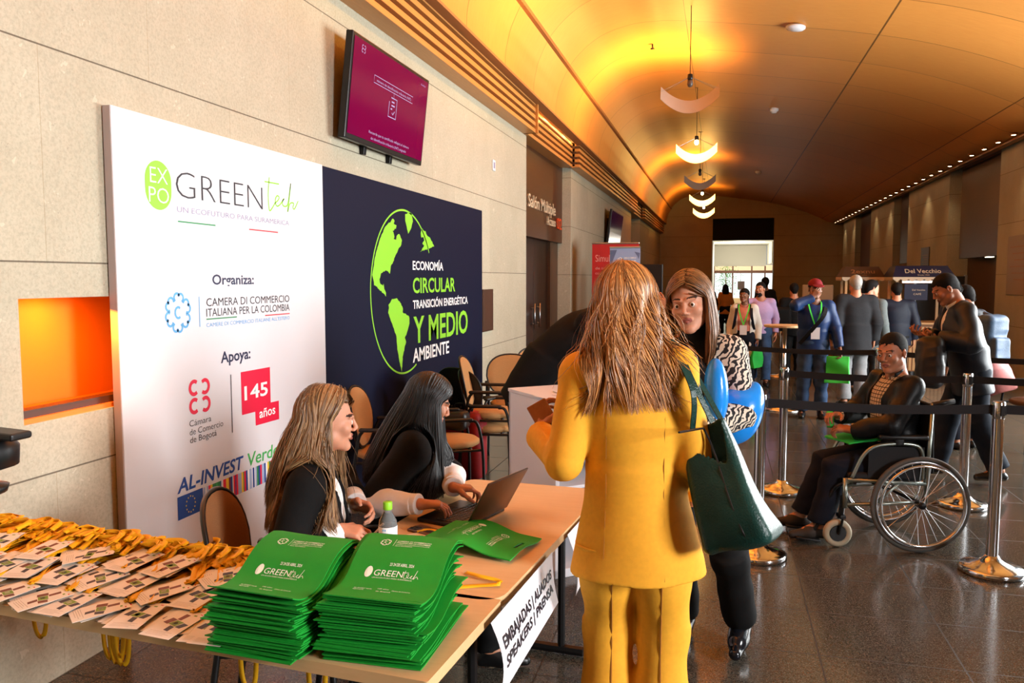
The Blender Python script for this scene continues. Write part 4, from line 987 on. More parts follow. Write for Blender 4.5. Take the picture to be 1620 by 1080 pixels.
table('folding_table', [(-1.275,2.275),(-.625,2.235),(-.50,3.58),(-1.155,3.62)], [((-1.2,2.42),(-.66,2.39)),((-1.14,3.5),(-.57,3.46))], 'beech folding table with the laptop where the two women sit', (.02,.08,.08,.06))
# white counter with an open back
def counter():
    a = math.atan2(.77, -.43); r = empty('reception_counter', (-.88, 4.345, 0)); tag(r, 'white box-shaped reception counter with an open shelf, beyond the laptop table', 'counter')
    u = V(-.659,.752,0); w = V(.752,.659,0); L, D, Hh = .59, .50, 1.02; mb = MB(); Rm = np.stack([w, u, ZU], 1)
    def bx(x0,x1,y0,y1,z0,z1,b=.003): mb.box(w*(x0+x1)/2+u*(y0+y1)/2+ZU*(z0+z1)/2, (x1-x0,y1-y0,z1-z0), Rm, b)
    bx(0,.025,0,L,0,Hh-.02); bx(0,D,L-.025,L,0,Hh-.02); bx(D-.025,D,0,L,0,Hh-.02); bx(0,D,0,L,.0,.05); mb.build('body', [M['board_white']], r)
    mb = MB(); bx(-.004,D+.004,-.004,L+.004,Hh-.02,Hh); mb.build('counter_top', [M['board_white']], r)
    mb = MB(); bx(.026,D-.026,.02,L-.03,.93,.95); mb.build('shelf', [M['board_white']], r); mb = MB(); bx(.026,D-.026,.02,L-.03,.5,.52); mb.build('shelf', [M['board_white']], r)
    for k, (x, y, rr) in enumerate(((.13,.12,.3),(.30,.20,.1))):
        p = MB(); p.mat(0).box((0,0,.001), (.21,.30,.002)); p.mat(1)
        for i in range(5): p.box((0,-.10+i*.035,.0025), (.15,.008,.0006))
        o = p.build('paper_sheet', [M['board_white'], M['p_lilac']]); q = V(-.88,4.345,0)+w*x+u*y; o.location = (q[0], q[1], Hh+.001+.002*k); o.rotation_euler = (0,0,a+rr); tag(o, 'white printed sheet on the counter, ' + ('nearest its corner' if k == 0 else 'behind the first sheet'), 'paper')
counter()
# armchairs with tan oval backs
mat('tan_fabric', (186,140,88), .85, var=.12, vs=220, bump=.35, bs=700, sheen=.2); mat('shaded_dark_fabric', (120,80,44), .9, var=.12, vs=220, bump=.3, bs=700); mat('shell_black', (16,14,14), .45)  # darker copy of tan: shade put into its colour; also the dark chair
def chair(loc, rz, label, fab='tan_fabric', group='tan conference armchairs', arms=True, tilt=None):
    r = empty('armchair', loc, rz); tag(r, label, 'chair', group)
    if tilt: r.rotation_euler = tilt
    b = MB(); n = 20
    def pad(k, cz, a, c, yo, t, N=28, back=False):
        for (s, zz) in ((.84,-t/2),(1.0,-t/4),(1.0,t/4),(.84,t/2)):
            pass
    prof = [(.02,-.028),(.19,-.03),(.222,-.012),(.222,.012),(.20,.028),(.02,.036)]
    b.lathe(prof, (0,0,0), 32); P = np.array(b.v); P[:,1] *= 1.02; P += V(0,.0,.465); b.v = [tuple(p) for p in P]; b.build('seat', [M[fab]], r, True)
    def oval(u, v, off, sc=1.0):
        a = u*2*math.pi; x = .235*sc*math.copysign(abs(math.cos(a))**.85, math.cos(a)); z = .205*sc*math.copysign(abs(math.sin(a))**.8, math.sin(a)); x *= v*(1-.12*(z<0)*abs(z)/.2); z *= v
        return (x, -.215-.20*z+.55*x*x+off, .72+z)
    b = MB(); b.grid(lambda u, v: oval(u, v, .008+.016*math.sqrt(max(0,1-v**4))), 32, 9, True); b.build('backrest', [M[fab]], r, True)
    b = MB(); b.grid(lambda u, v: oval(u, v, -.006-.012*(1-v*v), 1.03), 32, 7, True); P = [oval(k/32, 1, 0, 1.03) for k in range(32)]; b.tube(P, .009, 6, True); b.build('back_shell', [M['shell_black']], r, True)
    b = MB()
    for s in (-1, 1): b.tube(bez([(s*.05,-.23,.60),(s*.05,-.20,.50),(s*.05,-.1,.44),(s*.05,.1,.435)], 5), .012, 6)
    b.tube([(-.20,.12,.435),(.20,.12,.435)], .012, 6); b.tube([(-.2,-.1,.435),(.2,-.1,.435)], .012, 6); b.build('seat_frame', [M['shell_black']], r, True)
    for s in (-1, 1):
        b = MB(); b.tube(bez([(s*.255,.21,.0),(s*.245,.20,.42),(s*.245,.16,.63),(s*.245,.10,.655)], 6), .012, 8); b.build('leg', [M['shell_black']], r, True)
        b = MB(); b.tube(bez([(s*.255,-.24,.0),(s*.245,-.18,.42),(s*.245,-.15,.6),(s*.245,-.12,.655)], 6), .012, 8); b.build('leg', [M['shell_black']], r, True)
        if arms: b = MB(); b.box((s*.245,-.01,.665), (.045,.27,.026), None, .012); b.build('armrest', [M['shell_black']], r, True)
        b = MB(); b.tube([(s*.245,.19,.435),(s*.245,-.17,.435)], .01, 6); b.tube([(s*.245,.0,.435),(s*.1,.0,.435)], .01, 6); b.build('side_rail', [M['shell_black']], r)
    return r
chair((-1.53,2.56,0), -70*D2R, 'tan armchair, shaded brown, behind the blond seated woman, in front of the white panel', 'shaded_dark_fabric')
chair((-1.46,3.24,0), -70*D2R, 'armchair under the black-haired woman at the laptop table', 'shaded_dark_fabric')
chair((-2.28,5.25,0), -80*D2R, 'tan armchair against the navy panel behind the black-haired woman', group='tan conference armchairs')
chair((-1.98,5.72,0), -60*D2R, 'tan armchair whose round seat shows beside the red suitcase')
chair((-1.86,6.42,0), -82*D2R, 'lower of two stacked tan armchairs left of the white counter'); chair((-1.855,6.415,.115), -82*D2R, 'upper of two stacked tan armchairs left of the white counter')
chair((-1.98,7.62,0), 200*D2R, 'tan armchair turned toward the camera beside the stone wall')
chair((-1.85,8.5,0), 225*D2R, 'tan armchair farthest along the stone wall behind the counter')
chair((-2.12,6.75,0), -20*D2R, 'tan armchair behind the red suitcase beside the navy panel')
chair((3.05,9.0,0), 100*D2R, 'dark chair at the right beside the person in the pink coat', 'shaded_dark_fabric')
# red suitcase with a dark bag on it
mat('red_cloth', (150,16,26), .6, bump=.3, bs=400); mat('dark_leather', (26,20,20), .4, bump=.2, bs=150)
s = empty('suitcase', (-2.04,6.25,0), -.15); tag(s, 'red upright suitcase beside the chairs and navy panel', 'suitcase')
b = MB(); b.box((0,0,.33), (.36,.22,.56), None, .05); b.build('shell', [M['red_cloth']], s, True)
for x in (-.14,.14):
    b = MB(); b.tube([(x,-.07,.03),(x,.07,.03)], .03, 12); b.build('wheel', [M['rubber']], s)
b = MB(); b.tube(bez([(-.07,0,.6),(-.07,0,.66),(.07,0,.66),(.07,0,.6)],4), .01, 6); b.build('handle', [M['black_plastic']], s)
o = sdf_obj('handbag', [(rbox((0,0,.08),(.15,.09,.08),None,.05),'u',0),(folds(.006,4),'d',0)], .008, M['dark_leather']); place(o, (-2.06,5.98,.50)); tag(o, 'small dark handbag on the round tan seat beside the suitcase', 'bag')
# chrome barrier posts and their black belts
def post(loc, label, belts=()):
    r = empty('barrier_post', loc); tag(r, label, 'barrier post', 'chrome belt barrier posts')
    b = MB(); b.lathe([(.165,0),(.172,.006),(.172,.028),(.160,.038),(.12,.046),(.07,.064),(.045,.085),(.036,.10)], (0,0,0), 40); b.build('base', [M['chrome']], r, True)
    b = MB(); b.lathe([(.032,.09),(.032,.90)], (0,0,0), 24); auto_smooth(b.build('pole', [M['chrome']], r))
    b = MB(); b.lathe([(.032,.90),(.034,.905),(.034,.992),(.030,1.0),(.001,1.0)], (0,0,0), 24); auto_smooth(b.build('head', [M['chrome']], r))
    for k in range(4):
        a = k*90*D2R+.3; b = MB(); c = V(math.cos(a), math.sin(a), 0)*.034; b.box(c+V(0,0,.95), (.016,.024,.062), Rz(a), .003); b.build('belt_slot', [M['black_plastic']], r)
    for q in belts:
        d = V(q[0]-loc[0], q[1]-loc[1], 0); L = np.linalg.norm(d); u = d/L; b = MB()
        b.ribbon([u*(.04+(L-.08)*t)+V(0,0,.952-.018*math.sin(math.pi*t)) for t in np.linspace(0,1,9)], .052, V(0,0,1), .002); b.build('belt', [M['belt']], r)
    return r
S1, S2, S3, S4, S5 = (.244,5.03,0), (1.546,5.10,0), (1.776,6.56,0), (.493,6.63,0), (1.544,8.74,0)
S6, S7, S8, S9 = (3.35,5.3,0), (3.5,6.55,0), (.16,9.0,0), (3.3,8.0,0)
post(S1, 'chrome barrier post beside the green handbag', [S2]); post(S2, 'chrome barrier post behind the wheelchair wheel, nearest the camera', [S6]); post(S3, 'chrome barrier post behind the seated man\'s back', [S7])
post(S4, 'chrome barrier post in front of the seated man\'s feet', [S3]); post(S5, 'chrome barrier post farthest back, before the grey-suited man', [S9]); post(S8, 'chrome barrier post hidden behind the zebra-patterned jacket', [S5])
post(S6, 'chrome barrier post beyond the frame, front row'); post(S7, 'chrome barrier post beyond the frame, second row'); post(S9, 'chrome barrier post beyond the frame, third row')
# coffee cart and its neighbours
mat('awning_navy', (20,22,54), .6); mat('awning_brown', (70,46,28), .7); mat('scallop', (196,176,150), .7)
def cart(loc, w, dpt, aw, label, text, sub, tcol, hang=True, rz=0, z0=1.72):
    r = empty('coffee_cart', loc, rz); tag(r, label, 'cart'); h = w/2
    b = MB(); b.bx(-h, h, -dpt/2, dpt/2, .12, .92, .004); b.build('body', [M['kiosk_wood']], r)
    b = MB()
    for i in range(int(w/.06)): b.bx(-h+.01+i*.06, -h+.05+i*.06, -dpt/2-.012, -dpt/2, .14, .88)
    b.build('slats', [M['ply']], r)
    b = MB(); b.bx(-h-.04, h+.04, -dpt/2-.05, dpt/2+.04, .92, .955, .006); b.build('counter_top', [M['ply']], r)
    for x in (-h+.03, h-.03):
        for y in (-dpt/2+.03, dpt/2-.03): q = MB(); q.bx(x-.02, x+.02, y-.02, y+.02, .95, z0+.02); q.build('post', [M['ply']], r)
        q = MB(); q.tube([(x,-.05,.08),(x,.05,.08)], .08, 18); q.build('wheel', [M['dark_metal']], r)
    A = [(-h-.06,-dpt/2-.1,z0),(h+.06,-dpt/2-.1,z0),(h+.06,dpt/2+.1,z0),(-h-.06,dpt/2+.1,z0)]; B = [(-h+.02,-dpt/2+.12,z0+.19),(h-.02,-dpt/2+.12,z0+.19),(h-.02,dpt/2-.12,z0+.19),(-h+.02,dpt/2-.12,z0+.19)]
    b = MB(); b.add(A+B, [(0,1,5,4),(1,2,6,5),(2,3,7,6),(3,0,4,7),(4,5,6,7),(3,2,1,0)]); aw_o = b.build('awning', [M[aw]], r)
    b = MB()
    for sgn, (p, q) in ((1,(A[0],A[1])),(1,(A[3],A[0])),(1,(A[1],A[2]))):
        p, q = V(*p), V(*q); n = max(4, int(np.linalg.norm(q-p)/.11)); top = [p+(q-p)*t for t in np.linspace(0,1,n*6+1)]; nn = nrm(np.cross(q-p, ZU))
        for i in range(n*6):
            f = lambda k: -.035-.035*abs(math.sin(math.pi*k/6)); b.add([top[i], top[i+1], top[i+1]+ZU*f(i+1), top[i]+ZU*f(i), top[i]+nn*.004, top[i+1]+nn*.004, top[i+1]+ZU*f(i+1)+nn*.004, top[i]+ZU*f(i)+nn*.004], [(0,1,2,3),(7,6,5,4)])
    b.build('scalloped_edge', [M['scallop']], aw_o)
    n = V(0,-.19,.22); n = nrm((0,-.19,.22)); vup = nrm((0,.22,.19)); b = MB(); o = V(0,-dpt/2-.1,z0)+n*.003
    put_text(b, text, o+V(-h*.66,0,0)+vup*.10, V(1,0,0), vup, h*1.32, .11, .012); put_text(b, sub, o+V(-h*.22,0,0)+vup*.035, V(1,0,0), vup, h*.42, .03); b.build('lettering', [M[tcol]], aw_o)
    if hang:
        q = MB(); q.bx(-h+.14, -h+.50, -dpt/2-.02, -dpt/2, 1.33, 1.60, .003); s_ = q.build('hanging_sign', [M['awning_navy']], r)
        q = MB(); put_text(q, text, V(-h+.26,-dpt/2-.022,1.49), V(1,0,0), ZU, .2, .03); put_text(q, 'CAFÉ', V(-h+.28,-dpt/2-.022,1.42), V(1,0,0), ZU, .12, .03); q.build('lettering', [M['scallop']], s_)
        q = MB(); q.tube([(-h+.1,-dpt/2-.03,1.64),(-h+.6,-dpt/2-.03,1.64)], .022, 8); q.build('tube_lamp', [mat('tube_glow', (255,240,230), .4, emit=1.2)], r)
    return r
cart((3.27,15.2,0), .84, .7, 'awning_navy', 'wooden coffee cart with a navy awning marked Del Vecchio', 'Del Vecchio', 'Desde 1963', 'scallop')
cart((2.45,15.9,0), .60, .6, 'awning_brown', 'wooden cart with a brown awning left of the navy one', '2exnu', 'café', 'kiosk_wood', False)
b = empty('partition_screen', (4.05,17.0,0)); tag(b, 'black exhibition partition board right of the coffee cart', 'partition')
q = MB(); q.bx(-.46,.46,-.02,.02,.1,1.74,.004); q.build('panel', [M['black_plastic']], b)
for x in (-.44,.44): q = MB(); q.bx(x-.02,x+.02,-.2,.2,0,.04); q.bx(x-.02,x+.02,-.03,.03,.04,1.76); q.build('foot', [M['grey_metal']], b)
for i, (y, lb) in enumerate(((16.85,'small lit ceiling spot nearer in the first right recess'),(17.6,'small lit ceiling spot farther in the first right recess'))):
    q = MB(); q.bx(-.05,.05,-.11,.11,-.012,0); o = q.build('recess_spot', [mat('recess_glow', (255,236,200), .4, emit=8)]); o.location = (5.05,y,2.118); tag(o, lb, 'spot lamp')
# tall round bistro tables
def bistro(loc, label, r_=.33):
    r = empty('bistro_table', loc); tag(r, label, 'table', 'tall round bistro tables')
    b = MB(); b.lathe([(.01,1.07),(r_-.01,1.07),(r_,1.08),(r_,1.1),(.01,1.105)], (0,0,0), 32); b.build('tabletop', [M['table_wood']], r)
    b = MB(); b.lathe([(.028,.03),(.028,1.07)], (0,0,0), 14); b.build('column', [M['chrome']], r, True); b = MB(); b.lathe([(.24,0),(.24,.012),(.05,.03),(.03,.05)], (0,0,0), 28); b.build('base', [M['chrome']], r, True)
bistro((.80,10.9,0), 'tall bistro table with chrome column left of the man in the maroon cap', .26); bistro((1.02,14.6,0), 'tall bistro table by the dark-suited man with a backpack'); bistro((.85,19.5,0), 'bistro table far back beside the dark figure at the opening')
b = empty('info_board', (1.98,18.2,0)); tag(b, 'pale rounded information board behind the man in the maroon cap', 'board')
q = MB(); q.box((0,0,1.2), (.62,.04,.72), None, .02); q.build('panel', [M['scallop']], b); q = MB(); q.box((0,0,.42), (.62,.3,.84), None, .01); q.build('stand', [M['kiosk_wood']], b)
# ------------------------------------------------------------------ the people
def cloth(key, c, rough=.85, var=.10, bs=500, bump=.25, sheen=0, vs=60): return mat(key, c, rough, var=var, vs=vs, bump=bump, bs=bs, spec=.25)
def hairmat(key, dark, light, rough=.38):
    t = NT(key); a = t.n('ShaderNodeAttribute', attribute_name='tone'); n = t.noise(t.co((1,1,.25)), 60, 3)
    f = t.math('ADD', t.math('MULTIPLY', a.outputs['Fac'], .7), t.math('MULTIPLY', n, .35)); t.l(t.ramp(f, [(.1, lin(dark)), (.85, lin(light))]), t.b.inputs['Base Color'])
    t.b.inputs['Roughness'].default_value = rough; t.b.inputs['Specular IOR Level'].default_value = .45; M[key] = t.m
hairmat('hair_chestnut', (84,46,20), (206,140,76)); hairmat('hair_blond', (62,40,22), (160,122,82)); hairmat('hair_black', (5,4,5), (16,14,15), .42); hairmat('hair_brown', (44,26,14), (160,108,62))
mat('brow', (52,34,24), .8); mat('shoe_brown', (44,35,28), .7); mat('hair_dark', (15,11,10), .75, spec=.2, var=.3, vs=300, bump=.5, bs=500); mat('hair_grey', (150,146,140), .6, var=.3, vs=400, bump=.5, bs=500); mat('hair_red', (92,42,20), .5, var=.3, vs=300); mat('hair_salt', (18,16,15), .75, spec=.2, var=.4, vs=500, bump=.5, bs=500)
for k, c in (('skin_fair', (198,140,112)), ('skin_tan', (174,116,86)), ('skin_olive', (160,108,80)), ('skin_brown', (128,82,58))): mat(k, c, .5, var=.07, vs=40, bump=.12, bs=900, sss=.12)
cloth('yellow_wool', (228,160,44), .8, .05, 900, .2, .3); cloth('black_wool', (9,9,10), .85, .2, 600, .3, .1); cloth('white_cotton', (228,226,224), .8, .03, 300, .2); cloth('sky_cotton', (176,206,226), .8, .05)
cloth('black_cloth', (8,8,9), .75, .2, 400, .2, .05); cloth('navy_cloth', (16,20,34), .6, .15, 300, .3, .05); cloth('navy_shell', (28,50,92), .45, .12, 120, .35, 0); cloth('denim', (50,72,104), .85, .25, 500, .4, .1, 12); cloth('dark_denim', (18,22,34), .85, .25, 500, .4, .1, 14)
cloth('grey_wool', (92,98,98), .85, .12); cloth('charcoal', (30,30,33), .85, .15); cloth('lilac_cotton', (176,150,190), .8, .06); cloth('salmon', (204,132,112), .8, .06); cloth('cardigan', (214,208,198), .9, .06, 200, .5); cloth('pink_coat', (226,150,150), .8, .06); cloth('orange_coat', (206,124,48), .8, .08); cloth('maroon', (116,26,34), .8, .1)
mat('shoe_black', (14,14,15), .35); mat('shoe_tan', (70,52,38), .7); mat('sole', (120,112,100), .8); mat('boot_shine', (20,22,28), .18); cloth('leather_black', (15,16,18), .38, .15, 140, .35, 0)
cloth('stone_trouser', (120,120,122), .85, .1)
def zebra():
    t = NT('zebra'); co = t.co((1.0,1.0,1.0)); n = t.n('ShaderNodeTexNoise', i_Scale=9.0, i_Detail=2.0); t.l(co, n.inputs[0])
    w = t.n('ShaderNodeTexWave', wave_type='BANDS', bands_direction='DIAGONAL', i_Scale=20.0, i_Distortion=9.0, i_Detail=1.5); w.inputs['Detail Scale'].default_value = 1.6; t.l(co, w.inputs[0])
    t.l(t.ramp(w.outputs[1], [(.44, lin((20,19,24))), (.56, lin((214,202,184)))]), t.b.inputs['Base Color']); t.b.inputs['Roughness'].default_value = .8; M['zebra'] = t.m
def checks():
    t = NT('checked'); co = t.n('ShaderNodeTexCoord'); sx = t.n('ShaderNodeSeparateXYZ'); t.l(co.outputs['Object'], sx.inputs[0])
    fx = t.math('LESS_THAN', t.math('FRACT', t.math('MULTIPLY', sx.outputs[0], 42)), .22); fz = t.math('LESS_THAN', t.math('FRACT', t.math('MULTIPLY', sx.outputs[2], 42)), .22)
    t.l(t.mix(t.math('MAXIMUM', fx, fz), lin((196,178,150)), lin((44,36,40))), t.b.inputs['Base Color']); t.b.inputs['Roughness'].default_value = .85; M['checked'] = t.m
zebra(); checks()
def backfall(F, a): return lambda P, s, phi: np.outer(a*s*np.clip(np.cos(phi)+.25, 0, 1)*.5, -F.Rl[:,1]*V(1,1,0))
def pos(F, o): return place(o, F.loc, F.rz)
def collar_ring(F, root, m, r=.062, h=.035, name='collar', vox=.005, dz=0, open_=.0):
    a = F.neck+F.Rl@V(0,.012,-.015+dz); b = a+F.Rl@V(0,.02,h)
    pr = [(ccap(a, b, r*F.k, r*.93*F.k), 'u', 0), (ccap(a-F.Rl@V(0,0,.02), b+F.Rl@V(0,0,.02), (r-.009)*F.k, (r*.93-.009)*F.k), 's', 0)]
    if open_: pr.append((raw(lambda P: np.maximum(np.abs(((P-a)@F.Rl)[:,0])-open_, -((P-a)@F.Rl)[:,1])), 's', 0))
    return wear(root, name, pr, vox, m)

# --- woman in the yellow suit, from behind -------------------------------
F = Fig((-.258,2.60,0), 6*D2R, 1.72, True, 1.0, side=-4, head=(-22,-2,-6), aL={'w':(-.605,2.70,1.155),'ew':(-.02,-.45,-1),'dw':(-.12,.55,.75),'nw':(.75,.35,.1),'curl':38,'th':.9}, aR={'t':(.19,.16,.98),'e':(.25,-1,-.6),'curl':40}, lR={'t':(.088,-.03,.10)}, lL={'t':(-.078,.02,.10)})
R = make_person(F, 'woman in a yellow trouser suit seen from behind, holding a phone', M['skin_tan'], M['hair_chestnut'], .0045)
top = F.torso(.020, .20, .196, .128, .158, .05, .70)+F.sleeves(.016, .96, .045, .035)
def skirt(P):  # the jacket flares below the waist and opens in a back vent
    return np.zeros(len(P))
top += [F.neckhole(.062), (folds(.0045, 3, 13), 'd', 0)]
wear(R, 'jacket', top, .0055, M['yellow_wool'])
seam = MB()
for sx in (-.095, .085):
    pts = []
    for z in np.linspace(1.36, .76, 26):
        y0 = -.30; P = np.stack([np.full(60, sx*(1+.25*max(0, 1.0-z))), np.linspace(-.30, -.02, 60), np.full(60, z)], 1); d = ev(top, P); k = int(np.argmax(d < 0)); pts.append(P[k]+V(0,-.0012,0))
    seam.ribbon(pts, .0028, V(1,0,0), .003)
pr = F.legs(.018, .985, .068, .080, .12)+[(plane((0,0,.83), (0,0,1)), 'i', 0)]; tr_ = pr; wear(R, 'trousers', pr, .007, M['yellow_wool'], (.006, 8, 12))
for sx in (-.075, .085):
    pts = []
    for z in np.linspace(.72, .12, 24):
        P = np.stack([np.full(60, sx), np.linspace(-.30, .05, 60), np.full(60, z)], 1); d = ev(tr_, P)+folds(.006, 8, 12)[0](P); k = int(np.argmax(d < 0)); pts.append(P[k]+V(0,-.002,0))
    seam.tube(pts, .0035, 5)
seam.build('seam', [mat('yellow_seam', (160,100,22), .85)], R)
collar_ring(F, R, M['yellow_wool'], .066, .045)
shoes(R, F, M['shoe_tan'], None, .02, .007)
cap = hair_cap(F, .016, -.075, .035, .02); wear(R, 'hair', cap+[(folds(.002, 5, 60), 'd', 0)], .006, M['hair_chestnut'])
flick = lambda P, s, phi: F.Rl@V(1,0,0)*0+np.outer(.05*s*s*(np.sin(phi) > -.3), F.Rl@V(1,.1,0))+np.outer(.012*np.sin(s*7+phi*9), F.Rl@V(1,0,.2))
strands('hair_locks', R, F, M['hair_chestnut'], 5200, .54, .008, top, .010, .0015, None, True, 3, .018, .026, None, 19, (-168,168), 9, .14, flick)
strands('loose_hair', R, F, M['hair_chestnut'], 120, .50, .008, top, .03, .0006, None, True, 23, .026, .06, None, 19, (-160,160), 12, .2, flick)
w = MB(); wr = F.wri[-1]; ax = nrm(F.wri[-1]-F.elb[-1]); u_ = nrm(np.cross(ax, V(0,0,1))); v_ = np.cross(ax, u_)
for off, r0, rr in ((-.012,.033,.0075), (-.028,.035,.0075), (.012,.031,.0025), (.022,.032,.0025)): w.tube([wr+ax*off+(u_*math.cos(a)+v_*math.sin(a))*r0 for a in np.linspace(0, 6.28, 20)[:-1]], rr, 6, True)
b = w.build('bracelet', [M['dark_leather']], R, True); b['label'] = 'dark beaded bracelets'
# phone in her left hand
ph = empty('mobile_phone', F.W(F.wri[-1]+F.hd[-1]*.105*F.k+F.hn[-1]*.030)); tag(ph, 'mobile phone in a brown case held by the woman in yellow', 'phone')
pl_ = nrm((.50,-.25,-.70)); pn_ = V(.05,-.9,.42); pn_ = nrm(pn_-pl_*(pn_@pl_)); Rm = np.stack([np.cross(pl_, pn_), pl_, -pn_], 1); ph.location = (-.583,2.705,1.205)
q = MB(); q.box((0,0,0), (.074,.150,.010), Rm, .004); q.build('case', [mat('phone_case', (120,70,36), .3, c2=(150,96,54), var=.2, vs=30)], ph); q = MB(); q.box(Rm@V(0,0,.0055), (.066,.14,.002), Rm, .001); q.build('screen', [M['pupil']], ph)
# tote bag on her right shoulder
cloth('green_leather', (22,52,46), .34, .18, 170, .4, 0, 20)
BG = V(.010,2.525,1.075); tb = empty('tote_bag', (BG[0],BG[1],0)); tag(tb, 'dark green leather tote bag on the shoulder of the woman in yellow', 'bag')
Rb = Rz(-.30)@Ry(-.40)
def tote(P):
    q = (P-V(0,0,BG[2]))@Rb; z = q[:,2]; t = np.clip((z+.20)/.40, 0, 1); hx = .112-.036*t; hy = .078-.048*t
    b_ = np.stack([np.abs(q[:,0])-hx, np.abs(q[:,1]-.02*np.sin(z*14))-hy, np.abs(z)-.200], 1)+.03
    return (np.linalg.norm(np.maximum(b_, 0), axis=1)+np.minimum(b_.max(1), 0)-.03)*.85
def mouth(P):
    q = (P-V(0,0,BG[2]))@Rb; return np.maximum(np.maximum(np.abs(q[:,0])-.07+.2*np.maximum(0,.195-q[:,2]), np.abs(q[:,1])-.022), .05-q[:,2])
bl = V(-.26,-.26,BG[2]-.26); bh = V(.26,.26,BG[2]+.30)
o = sdf_obj('body', [((tote, bl, bh),'u',0), (raw(mouth),'s',.004), (folds(.007, 12, 14),'d',0)], .005, M['green_leather'], tb)
q = MB()
for sx in (.028,):
    pts = []
    for z in np.linspace(.19,-.185,20):
        Y = np.linspace(-.2,.05,70); P = (Rb@np.stack([np.full(70, sx-.10*z), Y, np.full(70, z)])).T+V(0,0,BG[2]); d = tote(P)+folds(.007,12,14)[0](P); k = int(np.argmax(d < 0)); pts.append(P[k])
    q.tube(pts, .0035, 5)
q.build('seam', [M['dark_leather']], tb)
q = MB(); sh = F.W(F.sho[1])-V(BG[0],BG[1],0)
for dy in (-.035,.045):
    a = Rb@V(-.015,dy,.175)+V(0,0,BG[2]); c = Rb@V(.055,dy,.18)+V(0,0,BG[2]); t_ = sh+V(-.015,dy*.35-.012,.075)
    q.ribbon(bez([c, c*.45+t_*.55+V(.01,dy*.6-.012,.0), t_+V(.018,0,-.006), t_+V(.0,-.004,.004), a*.5+t_*.5+V(.035,dy*.4-.045,.0), a], 7), .018, V(.8,.6,0), .004)
q.build('strap', [M['green_leather']], tb)

# --- woman in the zebra jacket -------------------------------------------
F = Fig((-.105,3.62,0), 172*D2R, 1.71, True, 1.0, hs=1.09, pel=(.0,0,.925), lean=3, head=(-4,-6,9), aL={'w':(-.10,3.31,1.10),'ew':(.9,.2,-.5),'dw':(-.85,-.3,.1),'nw':(0,.6,-.5),'curl':45}, aR={'t':(.12,.26,1.12),'e':(.6,-.6,-.5),'curl':40},
        lL={'w':(.115,3.72,.125),'k':(-.2,1,0),'toe':(.02,1,0)}, lR={'w':(-.14,3.80,.09),'k':(.1,1,0)})
R = make_person(F, 'woman in a zebra-patterned jacket facing the camera, brown hair', M['skin_fair'], M['hair_brown'], .0038)
pr = F.torso(.008, .05)+F.sleeves(.006)+[(ccap(F.neck-F.Rl@V(0,0,.04), F.neck+F.Rl@V(0,.025,.065), .066, .057), 'u', .03)]
wear(R, 'turtleneck', pr, .006, M['black_cloth'], (.002, 2))
pr = F.torso(.020, .16)+F.sleeves(.018, .97, .046, .036)+[F.neckhole(.07), F.vee(.10, -.35, .035, .0)]
zt = pr; wear(R, 'jacket', pr, .006, M['zebra'], (.005, 6, 18))
wear(R, 'trousers', F.legs(.016, .93, .062, .060, .1), .007, M['black_cloth'], (.004, 9, 14))
for g in (1,-1):
    z0 = F.ank[g][2]-.085*F.k; pr = F.shoe(g, .018)+[(cone(F.kn[g]*.5+F.ank[g]*.5, F.ank[g], .046, .044), 'u', .02), (cone(F.ank[g], F.ank[g]+F.toe[g]*.10+V(0,0,-.045), .047, .042), 'u', .02)]
    pr += [(cone(F.ank[g]+F.toe[g]*-.045+V(0,0,-.03), F.ank[g]+F.toe[g]*-.04+V(0,0,-.095), .022, .018), 'u', .01)]; wear(R, 'boot', pr, .006, M['boot_shine'])
wear(R, 'hair', hair_cap(F, .011, -.07, .074, .006), .006, M['hair_brown'])
strands('hair_locks', R, F, M['hair_brown'], 3600, .50, -.014, zt, .009, .0016, None, True, 8, .014, .024, None, 17, (-118,112), 7, .10)
# blue plastic bag under her arm
mat('blue_plastic', (28,134,226), .22, bump=.3, bs=26, spec=.6, var=.1, vs=8)
o = sdf_obj('plastic_bag', [(ell((0,0,.06),(.055,.075,.15),Rz(.3)),'u',0),(ell((.06,.10,-.05),(.11,.07,.13),Ry(.3)),'u',.04),(ell((.13,.15,-.02),(.055,.05,.12),Ry(.25)),'u',.05),(folds(.012,7,16),'d',0)], .005, M['blue_plastic'])
place(o, (-.02,3.36,1.17)); tag(o, 'glossy bright blue plastic bag tucked under the zebra-patterned sleeve', 'bag')

# --- blond woman seated at the table --------------------------------------
F = Fig((-1.49,2.60,0), -70*D2R, 1.66, True, 1.0, pel=(0,-.03,.54), lean=14, head=(12,-4,0), aR={'w':(-1.315,2.565,.803),'ew':(-.5,-.9,-.3),'dw':(.93,.25,-.14),'nw':(.15,.3,-.9),'curl':40}, aL={'w':(-1.37,2.83,.82),'ew':(.1,.9,-.6),'dw':(.9,-.3,-.12),'nw':(-.1,-.7,-.5),'curl':48},
        lR={'t':(.13,.40,.09),'k':(.1,1,1)}, lL={'t':(-.11,.36,.09),'k':(-.1,1,1)})
R = make_person(F, 'seated blond woman in a black blazer with long hair, nearest the white panel', M['skin_fair'], M['hair_blond'], .0040)
pr = F.torso(.010, .05)+F.sleeves(.010, .97, .043, .036)+[F.neckhole(.066, .01), F.vee(.05, .16, 0, .0)]; wear(R, 'shirt', pr, .006, M['white_cotton'], (.002, 2))
pr = F.torso(.022, .12)+F.sleeves(.021, .76, .046, .040)+[F.neckhole(.074), F.vee(.075, -.02, 0, 0)]; bl_ = pr; wear(R, 'blazer', pr, .006, M['black_wool'], (.004, 5, 16))
